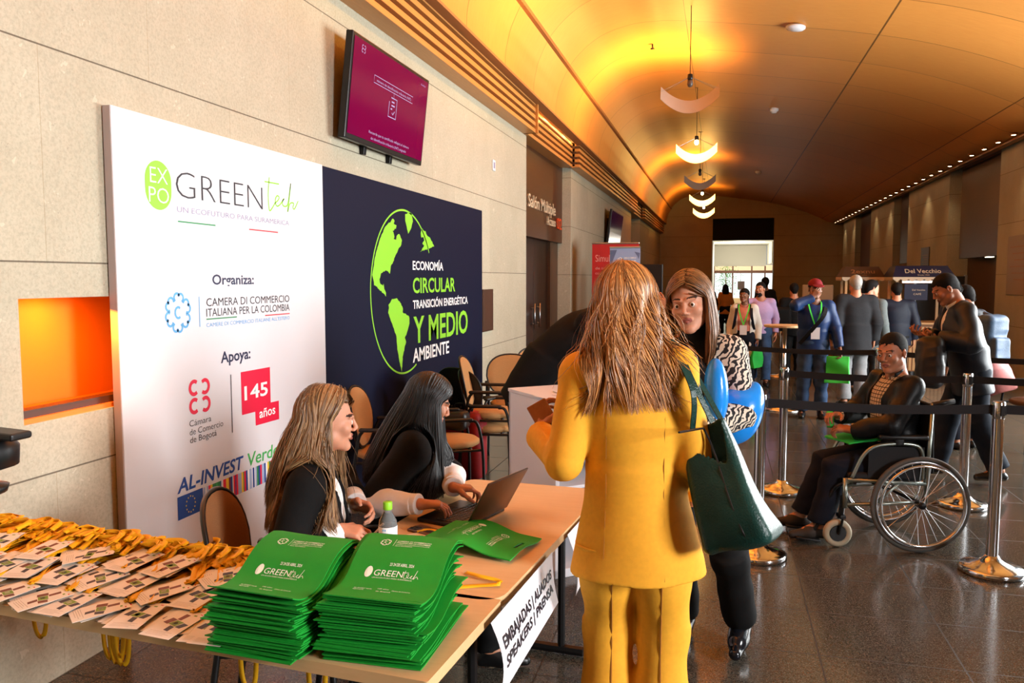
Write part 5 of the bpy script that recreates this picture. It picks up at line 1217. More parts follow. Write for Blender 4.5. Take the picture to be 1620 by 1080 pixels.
for g in (1,-1):
    d_ = F.wri[g]-F.elb[g]; wear(R, 'cuff', [(ccap(F.elb[g]+d_*.70, F.elb[g]+d_*1.0, .048, .045), 'u', 0)], .004, M['white_cotton'])
wear(R, 'trousers', F.legs(.014), .008, M['black_cloth'], (.003, 9)); shoes(R, F, M['shoe_black'], None, .01, .007)
wear(R, 'hair', hair_cap(F, .012, -.08, .074, .0), .006, M['hair_blond'])
strands('hair_locks', R, F, M['hair_blond'], 4600, .60, .0, bl_, .014, .0016, None, True, 4, .016, .042, None, 19, (-122,97), 10, .12, backfall(F, .14))
strands('loose_hair', R, F, M['hair_blond'], 120, .56, .0, bl_, .03, .0006, None, True, 14, .024, .07, None, 19, (-130,95), 12, .2)
pen = MB(); a = F.W(F.wri[1]+F.hd[1]*.12*F.k+F.hn[1]*.02); pen.tube([a+V(-.03,0,-.03), a+V(.045,.03,.05)], .004, 8); tag(pen.build('pen', [M['board_white']], None, True), 'white pen in the blond seated woman\'s hand', 'pen')

# --- black-haired woman at the laptop -------------------------------------
F = Fig((-1.345,3.20,0), -64*D2R, 1.60, True, .97, pel=(0,-.03,.56), lean=14, head=(6,-22,0), aR={'w':(-1.13,2.905,.815),'ew':(-.6,-.6,-.8),'dw':(.85,.45,-.10),'nw':(0,.0,-1),'curl':34}, aL={'w':(-1.08,3.16,.82),'ew':(.3,.9,-.5),'dw':(.85,.35,-.12),'nw':(0,0,-1),'curl':38},
        lR={'t':(.12,.38,.09),'k':(.1,1,1)}, lL={'t':(-.11,.36,.09),'k':(-.1,1,1)})
R = make_person(F, 'seated woman with long straight black hair typing on the laptop', M['skin_tan'], M['hair_black'], .0040)
pr = F.torso(.012, .05)+F.sleeves(.016, .9, .044, .034, puff=.0)+[F.neckhole(.058, .02)]; wear(R, 'blouse', pr, .006, M['white_cotton'], (.005, 3, 26))
for g in (1,-1):
    d_ = F.wri[g]-F.elb[g]; wear(R, 'cuff', [(ccap(F.elb[g]+d_*.80, F.elb[g]+d_*.98, .040, .042), 'u', 0)], .004, M['white_cotton'])
pr = F.torso(.026, .12)+[(cone(F.sho[g], F.sho[g]+(F.elb[g]-F.sho[g])*.92, .075, .064), 'u', .04) for g in (1,-1)]+[F.neckhole(.060, .02), F.vee(.07, -.08, 0, 0)]; bl_ = pr; wear(R, 'blazer', pr, .006, M['black_wool'], (.004, 15, 16))
wear(R, 'trousers', F.legs(.014), .008, M['black_cloth'], (.003, 9)); shoes(R, F, M['shoe_black'], None, .01, .007)
wear(R, 'hair', hair_cap(F, .012, -.12, .072, .005), .006, M['hair_black'])
strands('hair_locks', R, F, M['hair_black'], 4400, .62, .0, bl_, .005, .0017, None, True, 6, .016, .026, None, 19, (-142,112), 5, .08, backfall(F, .34))

# --- person in black bending at the counter -------------------------------
F = Fig((-1.20,5.42,0), -84*D2R, 1.88, False, 1.2, lean=50, head=(8,-22,0), aR={'w':(-.36,5.33,1.47),'ew':(.3,-.9,-.7),'dw':(-.35,.3,.9),'nw':(-.5,.8,.2),'curl':14}, aL={'w':(-.62,5.62,1.06),'ew':(-.6,.5,-.4),'dw':(.9,-.2,-.3),'curl':30})
R = make_person(F, 'person in a black coat bending over the white counter, hand on forehead', M['skin_tan'], M['hair_red'], .006)
wear(R, 'coat', F.torso(.045, .24)+F.sleeves(.034, .95, .05, .042)+[F.neckhole(.07)], .008, M['black_wool'], (.006, 5, 14))
wear(R, 'trousers', F.legs(.015), .01, M['black_cloth'], (.003, 4)); shoes(R, F, M['shoe_black'], None, 0, .01)
c_ = wear(R, 'hair', hair_cap(F, .014, -.09, .04, -.01), .006, M['hair_red']); tufts(R, F, c_, M['hair_red'], 1600, .045, (.2,-.5,-.6), .4, .002)

# --- man in the wheelchair -------------------------------------------------
WC = V(1.165,5.637,0); WR = 100.4*D2R
F = Fig(WC, WR, 1.66, False, 1.0, pel=(0,.06,.575), lean=2, twist=12, hs=1.07, head=(40,-9,2), aR={'t':(.06,.40,.80),'e':(1,-.6,-.5),'d':(-.6,.75,.1),'n':(0,-.3,-1),'curl':45}, aL={'t':(-.10,.36,.73),'e':(-1,-.7,-.6),'d':(.45,.85,.05),'n':(.3,-.2,-1),'curl':45},
        lR={'t':(.12,.60,.105),'k':(.1,1,1),'toe':(.1,1,0)}, lL={'t':(-.12,.56,.105),'k':(-.1,1,1),'toe':(-.1,1,0)})
R = make_person(F, 'man in a dark jacket and checked shirt sitting in the wheelchair', M['skin_tan'], M['hair_salt'], .0045)
wear(R, 'shirt', F.torso(.012, .06)+F.sleeves(.008)+[F.neckhole(.062, .01)], .007, M['checked'], (.003, 2)); collar_ring(F, R, M['checked'], .064, .03, open_=.02)
wear(R, 'jacket', F.torso(.026, .10)+F.sleeves(.024, .97, .05, .042)+[F.neckhole(.074), F.vee(.085, -.2, .045, 0)], .0065, M['leather_black'], (.006, 8, 18)); collar_ring(F, R, M['leather_black'], .078, .045, open_=.06)
wear(R, 'jeans', F.legs(.017, .95, .068, .062), .0075, M['dark_denim'], (.005, 9, 18)); shoes(R, F, M['shoe_brown'], M['dark_leather'], 0, .006, 1.05)
c_ = wear(R, 'hair', hair_cap(F, .004, -.075, .058, .002, temple=.012), .004, M['hair_salt']); tufts(R, F, c_, M['hair_salt'], 3000, .026, (.1,-.8,-.3), .25, .0011)

# --- man with a bag, head bent, behind the wheelchair ----------------------
F = Fig((2.02,7.42,0), 92*D2R, 1.76, False, 1.06, lean=16, head=(4,-30,0), aR={'w':(1.70,7.52,1.22),'ew':(.3,.8,-.6),'dw':(-.8,-.5,.1),'nw':(0,0,1),'curl':45}, aL={'w':(1.74,7.22,1.20),'ew':(.5,-.8,-.6),'dw':(-.9,.35,.15),'nw':(0,.3,.9),'curl':45},
        lR={'t':(.10,.20,.09),'k':(0,1,0)}, lL={'t':(-.11,-.22,.12),'k':(0,1,0)})
R = make_person(F, 'man in a dark navy jacket with bowed head looking at his hands', M['skin_tan'], M['hair_dark'], .005)
wear(R, 'shirt', F.torso(.012, .05)+[F.neckhole(.062, .02)], .009, M['white_cotton'], (.003, 2)); collar_ring(F, R, M['white_cotton'], .07, .05)
wear(R, 'jacket', F.torso(.032, .22)+F.sleeves(.028, .97, .052, .044)+[F.neckhole(.078), F.vee(.06, .05, 0, 0)], .0075, mat('navy_jacket', (14,24,40), .5, var=.15, vs=30, bump=.3, bs=200), (.008, 8, 15))
wear(R, 'trousers', F.legs(.018, .96, .072, .072), .008, cloth('navy_trouser', (24,34,48), .8), (.006, 4, 16)); shoes(R, F, M['shoe_black'], M['sole'], 0, .007)
c_ = wear(R, 'hair', hair_cap(F, .004, -.08, .05, .0, temple=.012), .004, M['hair_dark']); tufts(R, F, c_, M['hair_dark'], 2600, .026, (.1,-.8,-.3), .3, .0013)
o = sdf_obj('shoulder_bag', [(rbox((0,0,0),(.19,.11,.21),Ry(.15),.08),'u',0),(cone((-.05,0,.2),(.06,0,.25),.02,.02),'u',.03),(folds(.008,3),'d',0)], .008, M['dark_leather']); place(o, (1.66,7.16,1.02), 1.3); tag(o, 'bulky black bag held against the chest of the man with bowed head', 'bag')

# --- the others, farther down the hall --------------------------------------
def lanyard(F, R, m, card=True, vox=None, L=.36):
    q = MB(); a = F.neck+F.Rl@V(0,-.03,.0); tip = F.chest+F.Rl@V(0,.155*F.k,-.10)
    for g in (1,-1): q.ribbon(bez([a+F.Rl@V(g*.03,-.03,.015), F.neck+F.Rl@V(g*.072,.035,.008), F.chest+F.Rl@V(g*.06,.135*F.k,.09), tip], 5), .016, F.Rl@V(1,.0,.2), .002)
    q.build('lanyard', [m], R)
    q = MB(); q.box(tip+F.Rl@V(0,.006,-.075), (.10,.003,.14), F.Rl); q.build('name_badge', [M['board_white']], R)
def other(label, loc, rz, H, skin, hairm, topm, botm, fem=False, coat=.10, hair='short', vox=.009, w=1.0, shirt=None, vee=None, group=None, fold=.005, ra=.058, detail=False, shoe='shoe_black', t=.02, **kw):
    F = Fig(loc, rz*D2R, H, fem, w, **kw); R = make_person(F, label, M[skin], M[hairm], vox, detail=detail, eyes=detail)
    if shirt: wear(R, 'shirt', F.torso(t*.5, .04)+[F.neckhole(.062, .01)], vox*1.2, M[shirt]); collar_ring(F, R, M[shirt], .066, .035, vox=vox*.8)
    pr = F.torso(t, coat)+F.sleeves(t*.9, .97, .047, .038)+[F.neckhole(.07)]
    if vee: pr.append(F.vee(*vee))
    top_ = pr; wear(R, 'jacket' if coat > .06 else 'top', pr, vox, M[topm], (fold, 3, 15))
    wear(R, 'trousers', F.legs(.016, .96, .066, ra), vox*1.1, M[botm], (fold, 9, 15)); shoes(R, F, M[shoe], M['sole'] if shoe == 'shoe_tan' else None, 0, vox)
    if hair == 'short': c_ = wear(R, 'hair', hair_cap(F, .006, -.07, .05, .0, temple=.01), vox*.7, M[hairm]); tufts(R, F, c_, M[hairm], 900, .026, (.1,-.7,-.4), .35, .002)
    elif hair == 'long': wear(R, 'hair', hair_cap(F, .014, -.07, .045, .01)+[], vox*.8, M[hairm]); strands('hair_locks', R, F, M[hairm], 500, .40, 0, top_, .005, .004, None, True, 3, .014, .02, None, 12, (-115,115))
    elif hair == 'tail': wear(R, 'hair', hair_cap(F, .012, -.06, .045, .01)+[(cone(F.h(0,-.11,.0), F.h(-.05,-.10,-.2), .03, .02), 'u', .03)], vox*.8, M[hairm])
    return F, R
F, R = other('man in a maroon cap and blue jacket with a green lanyard, hand at mouth', (1.09,10.35,0), 182, 1.67, 'skin_brown', 'hair_dark', 'navy_shell', 'denim', vox=.0065, detail=True, t=.024, fold=.009, ra=.058, w=.97, head=(8,-4,0),
    aR={'t':(.045,.185,1.475),'e':(1,.1,-.5),'d':(-.55,-.1,.75),'n':(-.3,-.9,.1),'curl':45}, aL={'t':(-.30,.13,.80),'curl':45})
pr = [(ell(F.h(0,-.012,.05), V(.084,.104,.082)*F.hs, F.Rh), 'u', 0), (plane(F.h(0,0,.045), F.Rh@V(0,-.12,-1)), 'i', 0), (ell(F.h(0,.125,.05), V(.07,.075,.009)*F.hs, F.Rh@Rx(-.18)), 'u', .012)]; wear(R, 'cap', pr, .005, M['maroon'])
mat('lime_cloth', (70,214,70), .6); lanyard(F, R, M['lime_cloth'])
q = MB(); q.ribbon(bez([F.sho[-1]+V(.03,-.06,.07), F.chest+F.Rl@V(-.10,.15,.06), F.chest+F.Rl@V(.03,.165,-.12), F.waist+F.Rl@V(.17,.12,-.12)], 6), .045, F.Rl@V(1,0,.6), .004); q.build('bag_strap', [M['black_cloth']], R)
def hand_tote(P0, rz, w, h, label, seed=1, m=None):
    pr = [((lambda P: (np.stack([np.abs(P[:,0])-(w/2+.05*w*(-P[:,2]/h)), np.abs(P[:,1]-.012*np.sin(P[:,2]*20+P[:,0]*14))-.012-.02*np.clip(-P[:,2]/h,0,1), np.abs(P[:,2]+h/2)-h/2], 1).max(1)), V(-w,-.08,-h-.02), V(w,.08,.02)), 'u', 0)]
    o = sdf_obj('tote_bag', pr+[(folds(.004, seed, 20), 'd', 0)], .006, m or M['bag_green']); place(o, P0, rz); return tag(o, label, 'bag')
mat('bag_green', (30,186,70), .6, bump=.35, bs=600, sheen=.2); mat('bag_lime', (60,220,84), .6, bump=.2, bs=600)
hp = F.W(F.wri[-1]+V(.02,.03,-.10)); hand_tote(tuple(hp), -.25, .25, .32, 'bright green tote bag hanging from the hand of the man in the maroon cap', 2, M['bag_lime'])
F, R = other('woman in a cream cardigan and salmon blouse with a green lanyard, walking', (.33,12.4,0), 176, 1.53, 'skin_brown', 'hair_dark', 'cardigan', 'dark_denim', True, .30, 'tail', .007, shirt='salmon', vee=(.10,-.6,.07,0), detail=True, t=.024, head=(-14,6,0), lR={'t':(.10,.14,.09)}, lL={'t':(-.09,-.12,.10)})
lanyard(F, R, M['lime_cloth'])
q = MB()
for g in (1,-1): q.ribbon(bez([F.sho[g]+F.Rl@V(-g*.03,-.08,.02), F.sho[g]+F.Rl@V(-g*.035,.0,.075), F.chest+F.Rl@V(g*.115,.13,.02), F.waist+F.Rl@V(g*.15,.05,.0)], 6), .04, F.Rl@V(1,0,0), .006)
q.build('backpack_strap', [M['navy_cloth']], R)
hp = F.W(F.wri[-1]+V(0,.02,-.11)); hand_tote(tuple(hp), .9, .22, .30, 'green tote bag carried by the woman in the cream cardigan', 3)
F, R = other('bearded man in a lilac shirt behind the woman in the cardigan', (.60,13.3,0), 178, 1.62, 'skin_tan', 'hair_dark', 'lilac_cotton', 'denim', coat=.05, vox=.007, detail=True, t=.014, head=(-25,4,0), lR={'t':(.1,-.1,.1)}, lL={'t':(-.1,.16,.09)})
wear(R, 'beard', [(ell(F.h(0,.035,-.082), V(.052,.062,.05)*F.hs, F.Rh), 'u', 0), (ell(F.h(0,.08,-.045), V(.04,.05,.028)*F.hs, F.Rh), 's', .01), (plane(F.h(0,0,-.045), F.Rh@V(0,0,1)), 'i', 0)], .006, M['hair_dark'])
F, R = other('grey-haired man in a long dark jacket seen from behind', (1.70,11.35,0), 12, 1.72, 'skin_tan', 'hair_grey', 'charcoal', 'stone_trouser', coat=.24, vox=.007, t=.042, fold=.007, ra=.07, w=1.06)
F, R = other('man in a grey suit turned right beside the grey-haired man', (1.98,11.95,0), -40, 1.66, 'skin_fair', 'hair_dark', 'grey_wool', 'charcoal', coat=.18, vox=.0075, t=.024, shirt='white_cotton', head=(-30,-4,0), lR={'t':(.16,-.1,.09)})
F, R = other('dark-haired person mostly hidden between the two men in jackets', (2.02,12.9,0), 20, 1.64, 'skin_tan', 'hair_dark', 'black_wool', 'black_cloth', coat=.15, vox=.010)
F, R = other('man in a navy jacket with cropped hair facing the coffee cart', (2.42,12.5,0), 4, 1.62, 'skin_tan', 'hair_dark', 'navy_cloth', 'black_cloth', coat=.14, vox=.0075, t=.032, w=1.1)
F, R = other('young man with a backpack beyond the man with bowed head', (2.36,8.85,0), 38, 1.62, 'skin_tan', 'hair_dark', 'navy_cloth', 'dark_denim', coat=.12, vox=.007, detail=True, t=.026, head=(25,-14,0))
bp = sdf_obj('backpack', [(rbox((0,-.27,1.13),(.145,.09,.22),Rx(.08),.06),'u',0),(rbox((0,-.36,1.03),(.11,.04,.11),None,.03),'u',.03),(cone((.1,-.12,1.36),(.1,-.24,1.3),.02,.02),'u',.02),(cone((-.1,-.12,1.36),(-.1,-.24,1.3),.02,.02),'u',.02),(folds(.006,4),'d',0)], .007, cloth('backpack_blue', (70,92,118), .5, .15, 120, .4, 0)); place(bp, F.loc, F.rz); tag(bp, 'slate blue backpack on the back of the young man', 'backpack')
F, R = other('person in a pink coat bending forward at the right', (2.68,9.3,0), 75, 1.72, 'skin_fair', 'hair_dark', 'pink_coat', 'black_cloth', True, .42, 'short', .007, detail=False, t=.04, fold=.010, lean=36, head=(10,-10,0), pel=(0,0,.93), lR={'t':(.1,.1,.09)}, lL={'t':(-.1,-.05,.09)}, aR={'t':(.15,.52,.95)}, aL={'t':(-.16,.50,.98)})
F, R = other('dark-suited man with a backpack standing at a bistro table', (1.18,14.3,0), 8, 1.60, 'skin_tan', 'hair_dark', 'black_wool', 'black_cloth', coat=.14, vox=.009, shirt='white_cotton', t=.026)
bp = sdf_obj('backpack', [(rbox((0,-.23,1.08),(.14,.09,.2),None,.06),'u',0)], .01, M['black_cloth']); place(bp, F.loc+V(-.22,-.0,-.06), F.rz); tag(bp, 'black backpack beside the dark-suited man at the bistro table', 'backpack')
F, R = other('dark figure with a high ponytail silhouetted against the bright opening', (.93,18.6,0), 20, 1.70, 'skin_tan', 'hair_dark', 'black_wool', 'black_cloth', True, .2, 'tail', .011, t=.03)
F, R = other('person in an orange jacket with long dark hair before the foyer glass', (.11,24.3,0), 5, 1.50, 'skin_tan', 'hair_dark', 'orange_coat', 'black_cloth', True, .16, 'long', .011, t=.022, aR={'t':(.1,.22,1.05)})
F, R = other('dark figure left of the bright opening, half hidden', (-.38,21.5,0), 170, 1.60, 'skin_tan', 'hair_dark', 'black_wool', 'black_cloth', False, .2, 'short', .012)

lp = empty('laptop', (.98,19.5,1.106), .4); tag(lp, 'dark laptop open on the bistro table far back by the opening', 'laptop')
q = MB(); q.box((0,0,.008), (.32,.22,.016), None, .003); q.build('base', [M['gunmetal']], lp); q = MB(); q.box((0,.13,.11), (.32,.012,.21), Rx(-.3), .003); q.build('lid', [M['black_plastic']], lp)
# ------------------------------------------------------------------ wheelchair
mat('aluminium', (150,158,150), .3, .9); mat('seat_nylon', (20,20,24), .7, bump=.3, bs=500)
wc = empty('wheelchair', WC, WR); tag(wc, 'grey wheelchair with large spoked wheels carrying the man in the dark jacket', 'wheelchair')
def torus(mb, c, R, r, n=48, m=8, ax=0):
    P = []
    for k in range(n): a = 2*math.pi*k/n; P.append(V(0, R*math.cos(a), R*math.sin(a))+V(*c))
    mb.tube(P, r, m, True)
for s in (-1, 1):
    x = s*.285; q = MB(); torus(q, (x,0,.302), .287, .0155); wh = q.build('wheel', [M['rubber']], wc, True)
    q = MB(); torus(q, (x,0,.302), .268, .010); q.build('rim', [M['steel']], wh, True)
    q = MB(); torus(q, (x+s*.04,0,.302), .252, .0085)
    for k in range(6): a = k*60*D2R; q.tube([(x+s*.04,.252*math.cos(a),.302+.252*math.sin(a)),(x,.262*math.cos(a),.302+.262*math.sin(a))], .004, 6)
    q.build('hand_rim', [M['chrome']], wh, True)
    q = MB(); q.tube([(x-.035,0,.302),(x+.035,0,.302)], .022, 14); q.tube([(x-s*.03,0,.302),(x-s*.06,0,.302)], .01, 8)
    q.build('hub', [M['dark_metal']], wh, True)
    q = MB()
    for k in range(28):
        a = k*2*math.pi/28; b_ = a+(.55 if k % 4 < 2 else -.55); q.tube([(x+(.025 if k%2 else -.025), .02*math.cos(b_), .302+.02*math.sin(b_)), (x, .265*math.cos(a), .302+.265*math.sin(a))], .0014, 4)
    q.build('spokes', [M['steel']], wh)
    cx = s*.21; q = MB(); torus(q, (cx,.47,.09), .068, .022, 28, 10); cs = q.build('caster', [M['rubber_cream']], wc, True)
    q = MB(); q.tube([(cx-.02,.47,.09),(cx+.02,.47,.09)], .05, 14); q.build('caster_hub', [M['black_plastic']], cs)
    q = MB(); q.tube([(cx-.034,.47,.09),(cx-.034,.45,.19)], .008, 6); q.tube([(cx+.034,.47,.09),(cx+.034,.45,.19)], .008, 6); q.box((cx,.45,.2), (.085,.04,.025), None, .006); q.tube([(cx,.45,.2),(cx,.44,.33)], .017, 10); q.build('fork', [M['dark_metal']], cs)
    q = MB(); px = s*.235
    q.tube([(px,-.06,.42),(px,.44,.44)], .013, 8); q.tube([(px,-.03,.30),(px,.43,.28)], .012, 8); q.tube([(px,.44,.26),(px,.44,.45)], .016, 8); q.tube([(px,-.05,.27),(px,-.07,.93)], .013, 8); q.tube([(px,.1,.44),(px,.25,.29)], .011, 8); q.tube([(px,-.04,.30),(s*.285,0,.302)], .012, 8)
    q.build('side_frame', [M['aluminium']], wc, True)
    q = MB(); q.tube(bez([(px,-.03,.45),(px,-.02,.62),(px,.05,.67),(px,.24,.66),(px,.33,.60),(px,.40,.45)], 7), .0125, 8); q.build('armrest_tube', [M['aluminium']], wc, True)
    q = MB(); q.box((px,.10,.715), (.055,.30,.03), None, .012); q.box((px,.12,.69), (.03,.05,.05), None, .004); q.build('armrest', [M['black_plastic']], wc, True)
    q = MB(); q.box((px-s*.012,.13,.55), (.006,.34,.2), None, .002); q.build('side_guard', [M['seat_nylon']], wc)
    q = MB(); q.tube([(px,-.07,.92),(px,-.20,.945)], .016, 8); q.build('push_handle', [M['black_plastic']], wc, True)
    q = MB(); q.tube(bez([(px,.44,.42),(s*.2,.50,.36),(s*.16,.58,.12),(s*.15,.62,.06)], 5), .011, 8); q.box((s*.12,.64,.035), (.15,.15,.014), Rx(.12), .004); q.build('footrest', [M['dark_metal']], wc, True)
q = MB(); q.box((0,.19,.455), (.45,.46,.05), None, .02); q.build('seat', [M['seat_nylon']], wc, True)
q = MB(); q.box((0,-.085,.70), (.44,.03,.44), Rx(-.03), .012); q.build('backrest', [M['seat_nylon']], wc, True)
q = MB(); q.tube([(-.235,.0,.31),(.235,.38,.42)], .011, 8); q.tube([(.235,.0,.31),(-.235,.38,.42)], .011, 8); q.build('cross_brace', [M['dark_metal']], wc)
o = sdf_obj('tote_bag', [(rbox((0,0,0),(.13,.12,.008),Rx(-.1),.006),'u',0),(folds(.005,2,20),'d',0)], .006, M['bag_green']); g_ = Rz(WR)@V(-.02,.33,.665)+WC; place(o, g_, WR+.3); tag(o, 'green tote bag lying on the lap of the man in the wheelchair', 'bag')
b = empty('drink_bottle', Rz(WR)@V(.03,.46,.79)+WC); tag(b, 'small lime green bottle held by the man in the wheelchair', 'bottle')
q = MB(); q.lathe([(.002,-.07),(.022,-.068),(.024,.03),(.012,.05),(.012,.06)], (0,0,0), 16, Rx(-.5)); q.build('body', [M['bag_lime']], b, True); q = MB(); q.lathe([(.015,.055),(.015,.078),(.002,.08)], (0,0,0), 14, Rx(-.5)); q.build('cap', [M['lime']], b, True)
# ------------------------------------------------------------------ things on the tables
ZT = .7405
lp = empty('laptop', (-.889, 2.998, ZT)); a = math.atan2(.265, .076); lp.rotation_euler = (0,0,a); tag(lp, 'open dark grey laptop in front of the black-haired woman', 'laptop')
# local +X runs along the hinge, +Y towards the typing woman
Lh = .30; q = MB(); q.box((0,.115,.009), (Lh,.225,.016), None, .004); base = q.build('base', [M['gunmetal']], lp, True)
q = MB()
for r_ in range(5):
    for c_ in range(13): q.box((-.125+c_*.0208, .055+r_*.021, .0185), (.0175,.0175,.003), None, .001)
q.build('keyboard', [M['black_plastic']], base)
q = MB(); q.box((0,.195,.0175), (.09,.055,.001)); q.build('touchpad', [M['dark_metal']], base)
Rl_ = Rx(62*D2R-math.pi/2+.0); up = V(0,-.50,.866); q = MB(); Rm = np.stack([V(1,0,0), np.cross(up, V(1,0,0)), up], 1); q.box(up*.105+V(0,-.004,.016), (Lh,.007,.205), Rm, .003); lid = q.build('lid', [mat('lid_grey', (92,84,80), .35, .6)], lp, True)
q = MB(); n_ = Rm@V(0,1,0); c_ = up*.105+V(0,-.004,.016)+n_*.0042*(1 if n_[1] > 0 else -1); q.box(c_, (Lh-.02,.0008,.185), Rm); q.build('screen', [mat('laptop_screen', (190,200,215), .2, emit=.8)], lid)
bt = empty('water_bottle', (-1.135, 2.60, ZT)); tag(bt, 'small clear water bottle with a lime green cap on the laptop table', 'bottle')
mat('clear_plastic', (240,248,250), .04, trans=.84, ior=1.05); mat('water', (250,252,255), .0, trans=1, ior=1.33); mat('label_white', (238,242,246), .5)
q = MB(); q.lathe([(.002,.001),(.03,.002),(.033,.01),(.033,.085),(.031,.10),(.016,.128),(.0135,.135),(.0135,.145)], (0,0,0), 28); q.build('bottle_body', [M['clear_plastic']], bt, True)
q = MB(); q.lathe([(.0155,.140),(.0165,.142),(.0165,.166),(.015,.168),(.001,.168)], (0,0,0), 24); q.build('cap', [M['lime']], bt, True)
q = MB(); q.mat(0); n = 28; vs = []
for k in range(n+1): aa = (-150+240*k/n)*D2R; vs += [(.0337*math.cos(aa),.0337*math.sin(aa),.035),(.0337*math.cos(aa),.0337*math.sin(aa),.082)]
q.add(vs, [(2*i,2*i+2,2*i+3,2*i+1) for i in range(n)]); q.mat(1)
for k in range(3): q.add([(.0341*math.cos(x_*D2R),.0341*math.sin(x_*D2R),z_) for x_, z_ in ((-100,.045+k*.012),(-80,.045+k*.012),(-80,.052+k*.012),(-100,.052+k*.012))], [(0,1,2,3)])
q.build('label_wrap', [M['label_white'], M['p_sky']], bt, True)
ph = empty('mobile_phone', (-1.06,2.80,ZT), 1.15); tag(ph, 'phone lying face down on the table near the laptop', 'phone')
q = MB(); q.box((0,0,.005), (.074,.15,.0095), None, .004); q.build('case', [mat('phone_bronze', (112,86,70), .3, .3)], ph, True)
q = MB(); q.box((-.015,.05,.0105), (.036,.038,.003), None, .0014); q.build('camera_block', [M['black_plastic']], ph)
q = MB()
for x_, y_ in ((-.024,.06),(-.024,.041),(-.007,.05)): q.lathe([(.006,.0),(.006,.002),(.001,.002)], (x_,y_,.012), 12)
q.build('lenses', [M['gunmetal']], ph)
q = MB(); q.box((0,-.03,.0101), (.05,.055,.0008)); q.build('sticker', [M['p_navy']], ph)
# ---- badges with yellow lanyards ------------------------------------------
mat('card_white', (236,228,218), .6); mat('card_green', (112,148,44), .6); mat('card_slate', (40,46,62), .6); mat('card_brown', (104,52,36), .6); mat('card_line', (190,180,166), .7)
mat('lanyard_yellow', (250,184,8), .65, bump=.3, bs=900, sheen=.2)
def badge_card(style):
    q = MB(); w, h = .105, .150; q.mat(0).box((0,0,.0004), (w,h,.0008))
    e = .00095; U, W_ = V(1,0,0), V(0,1,0)
    if style < 3:
        A, B = ((2,2),(3,2),(3,3))[style]
        P = lambda pts, mi: (q.mat(mi), put_poly(q, pts, V(0,0,e), U, W_))
        P([(-.018,-.004),(.012,-.012),(.024,.012),(-.006,.020)], 1)
        P([(-.040,.0),(-.020,-.006),(-.008,.022),(-.030,.028)], A); P([(-.012,.024),(.004,.020),(.010,.052),(-.008,.056)], A)
        P([(.014,-.014),(.034,-.018),(.046,.004),(.026,.010)], B); P([(-.004,-.036),(.014,-.040),(.014,-.014),(-.004,-.010)], B)
        P([(.018,.052),(.030,.050),(.031,.056),(.020,.058)], 1); P([(.034,.062),(.044,.060),(.044,.064),(.034,.066)], 5)
        P([(-.010,.0),(.004,-.004),(.010,.008),(-.004,.012)], 4)
    q.mat(4)
    for i in range(4): put_poly(q, [(-.04,-.046-i*.006),(.02 if i % 2 else .035,-.046-i*.006),(.02 if i % 2 else .035,-.0445-i*.006),(-.04,-.0445-i*.006)], V(0,0,e), U, W_)
    return q
card_mesh = []
for s in range(4):
    tmp = badge_card(s).build('card', [M['card_white'], M['card_green'], M['card_slate'], M['card_brown'], M['card_line'], M['p_red']]); card_mesh.append(tmp.data); bpy.data.objects.remove(tmp)
TA = -4.6*D2R; T0 = V(-2.76,1.905,0); TU = nrm((2.1,-.17,0)); TW = nrm((.04,.52,0))
def tp(s, t, z=0): return T0+TU*s+TW*t+V(0,0,ZT+z)
rs = np.random.RandomState(11); nb = 0
rows = (('front', .090, 11, 1.46, .002, 5, .010), ('middle', .235, 10, 1.40, .019, 5, .030), ('back', .345, 7, 1.34, .040, 4, .052))
